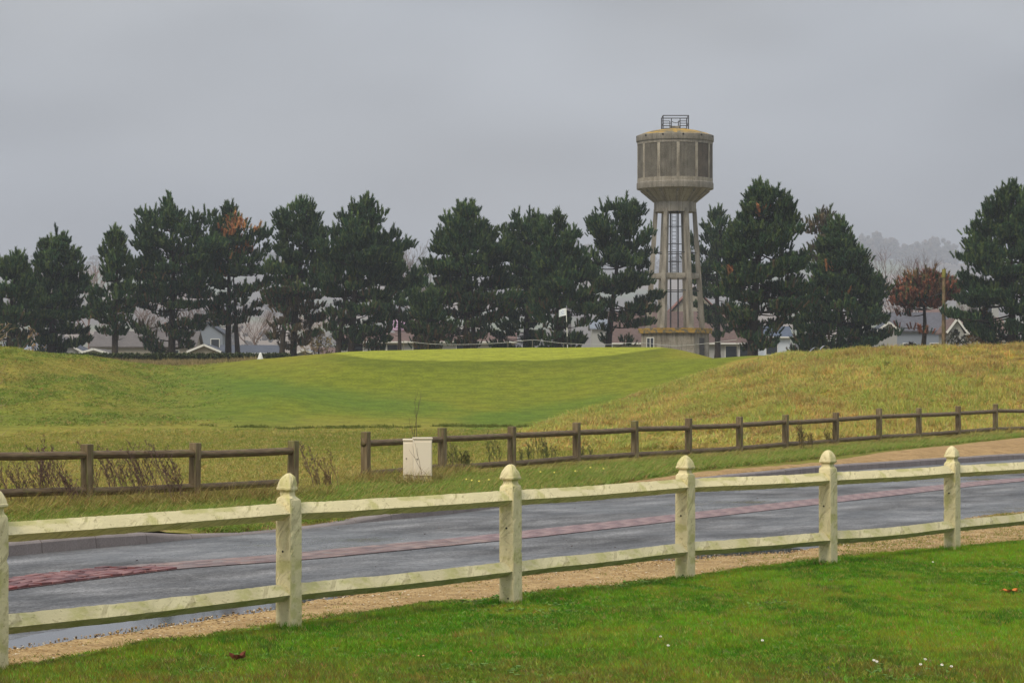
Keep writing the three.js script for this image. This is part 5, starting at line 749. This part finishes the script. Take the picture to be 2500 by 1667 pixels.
const stoneGeo = (() => { const g = new THREE.IcosahedronGeometry(1, 0), p = g.attributes.position; for (let i = 0; i < p.count; i++) { const f = 0.7 + 0.6 * hash(Math.round(p.getX(i) * 40), Math.round(p.getY(i) * 40), Math.round(p.getZ(i) * 40)); p.setXYZ(i, p.getX(i) * f, p.getY(i) * f * 0.7, p.getZ(i) * f); } g.computeVertexNormals(); return g; })();
{
  const R = rng(411), list = [], bits = []; let g = 0;
  while (list.length < 15000 && g++ < 200000) { const x = lerp(-5, 9, R()), d = lerp(16, 40, R()), px = pxOf(x, d); if (!inView(px, 60) || d < dLawn(px) - 0.3 || d > dNear(px) - 0.1 + 0.2 * R()) continue; const s = 0.004 + 0.009 * R() * R(), t = R(); list.push([V(x, 0.012 + s * 0.2, -d), null, [s, s, s], t < 0.12 ? rgb(206, 194, 170) : t < 0.3 ? rgb(112, 92, 66) : mix3(rgb(176, 146, 98), rgb(150, 120, 78), R()), R() * 6.28]); }
  tag(instanced('gravel_stones', stoneGeo, mat([1, 1, 1], 0.9), list), 'loose stones strewn over the sandy strip', 'gravel', null, 'stuff');
  while (bits.length < 150) { const x = lerp(-5, 12, R()), d = lerp(18, 60, R()), px = pxOf(x, d); if (!inView(px, 60) || d < dNear(px) || d > dKerb(px)) continue; const near = d < dNear(px) + 1.2 || d > dKerb(px) - 0.8; if (!near && R() < 0.6) continue; const s = 0.005 + 0.012 * R() * R(); bits.push([V(x, 0.008, -d), null, [s, s * 0.5, s * 0.7], mix3(rgb(52, 40, 32), rgb(104, 74, 50), R()), R() * 6.28]); }
  tag(instanced('road_debris', stoneGeo, mat([1, 1, 1], 0.9), bits), 'scattered leaf crumbs and grit on the wet road', 'debris', null, 'stuff');
}
scatter('lawn_weeds', leafGeo, 1600, -5.5, 8.5, 14.6, 32, (x, d, R) => { const px = pxOf(x, d); if (!inView(px, 90) || d > dLawn(px) - 0.1 || fbm(x * 1.1, d * 0.8, 781, 3) < 0.5) return null; const s = 0.045 + 0.04 * R(); return [0.03, s, s * 0.5, mix3(rgb(98, 140, 56), rgb(122, 150, 70), R())]; }, 'low broadleaf weeds dotted through the lawn', 'weeds', 20);

// ------------------------------------------------------------------ daisies, buttercups, fallen leaves
{
  const petal = mat(rgb(236, 236, 230), 0.7), eye = mat(rgb(214, 176, 40), 0.8), R = rng(15);
  const daisy = (px, py, label) => { const d = dist(py, 0.1), p = at(px, CY, d); p.y = 0.014; const t = thing('daisy', p); tag(t, label, 'flower', 'daisies in the lawn'); const fan = []; for (let k = 0; k < 10; k++) { const a = k / 10 * 6.283; fan.push(new THREE.SphereGeometry(0.006, 5, 4).scale(1.3, 0.35, 0.6).translate(0.0075, 0, 0).rotateY(a)); } mesh('stem', tube([V(0, 0, 0), V(0.003, 0.055, 0)], 0.0018, 5), mat(rgb(84, 120, 44), 0.9), t); mesh('petals', mergeGeometries(fan).rotateX(0.7).translate(0.003, 0.058, 0), petal, t); mesh('flower_eye', new THREE.SphereGeometry(0.0045, 8, 6).translate(0.003, 0.061, 0.002), eye, t); t.scale.setScalar(0.75); };
  const W = ['tiny white daisy, the upper one left of the lawn centre', 'tiny white daisy just below another left of the lawn centre', 'white daisy near the bottom picture edge left of centre', 'tiny white daisy at the right end of the lawn, left of a pair', 'left one of a pair of daisies at the bottom right', 'right one of a pair of daisies at the bottom right', 'upper daisy of the loose group at the bottom right', 'lower left daisy of the loose group at the bottom right', 'faint daisy in the middle of the loose group at the bottom right', 'rightmost daisy of the group at the bottom right', 'white daisy beside the base of the fifth fence post'];
  [[1612, 1538], [1630, 1559], [1481, 1651], [1860, 1547], [2132, 1594], [2139, 1597], [2257, 1592], [2246, 1604], [2298, 1605], [2321, 1609], [2277, 1361]].forEach(([px, py], i) => daisy(px, py, W[i]));
  const yel = mat(rgb(222, 206, 90), 0.7); [[1137, 1174], [1150, 1177], [1168, 1179], [1192, 1176], [1262, 1164], [1318, 1158], [1352, 1160], [1403, 1157], [1440, 1150], [1472, 1152]].forEach(([px, py], i) => { const d = dist(py, 0.3), p = at(px, CY, d); p.y = golfH(px, d, p.x); const t = thing('yellow_flower', p); tag(t, 'small pale yellow flower in the verge grass before the long brown fence', 'flower', 'yellow flowers in the verge'); mesh('stem', tube([V(0, 0, 0), V(0.01, 0.2, 0)], 0.003, 5), mat(rgb(96, 120, 50), 0.9), t); const f = []; for (let k = 0; k < 5; k++) f.push(new THREE.SphereGeometry(0.008, 6, 4).scale(1.2, 0.4, 0.8).translate(0.009, 0, 0).rotateY(k * 1.2566)); mesh('petals', mergeGeometries(f).rotateX(0.8).translate(0.01, 0.2, 0), yel, t); });
  const leaf = (px, py, s, c, label, curl, turn) => { const d = dist(py, 0.08), p = at(px, CY, d); p.y = 0.05; const t = thing('fallen_leaf', p, turn); tag(t, label, 'leaf', 'fallen leaves on the lawn'); const g = grid(13, 9, (i, j) => { const u = i / 12 * 2 - 1, v = j / 8 * 2 - 1, w = Math.pow(Math.max(0, 1 - Math.abs(u) ** 1.7), 0.7) * (0.75 + 0.25 * Math.cos(u * 11)); return [u * s, curl * s * (u * u * 0.5 + v * v * 0.6) + 0.12 * s * Math.sin(u * 5 + v * 2), v * w * s * 0.6, u, v]; }); mesh('blade', g, mat(c, 0.75, { side: THREE.DoubleSide }), t); mesh('stalk', tube([V(-s, curl * s * 0.5, 0), V(-s * 1.4, curl * s * 0.7, 0.01)], 0.0022, 5), mat(c, 0.8), t); };
  leaf(580, 1598, 0.056, rgb(116, 58, 36), 'curled dark brown leaf on the lawn below the broken fence post', 0.9, 0.4);
  leaf(2465, 1436, 0.07, rgb(206, 120, 50), 'orange leaf on the lawn at the right picture edge', 0.4, 0.1);
  leaf(1147, 1580, 0.022, rgb(200, 136, 60), 'tiny orange leaf in the middle of the lawn', 0.5, 0.8);
  leaf(1028, 1590, 0.026, rgb(190, 150, 90), 'small pale leaf left of the tiny orange leaf', 0.3, 0.2);
}

renderer.render(scene, camera);
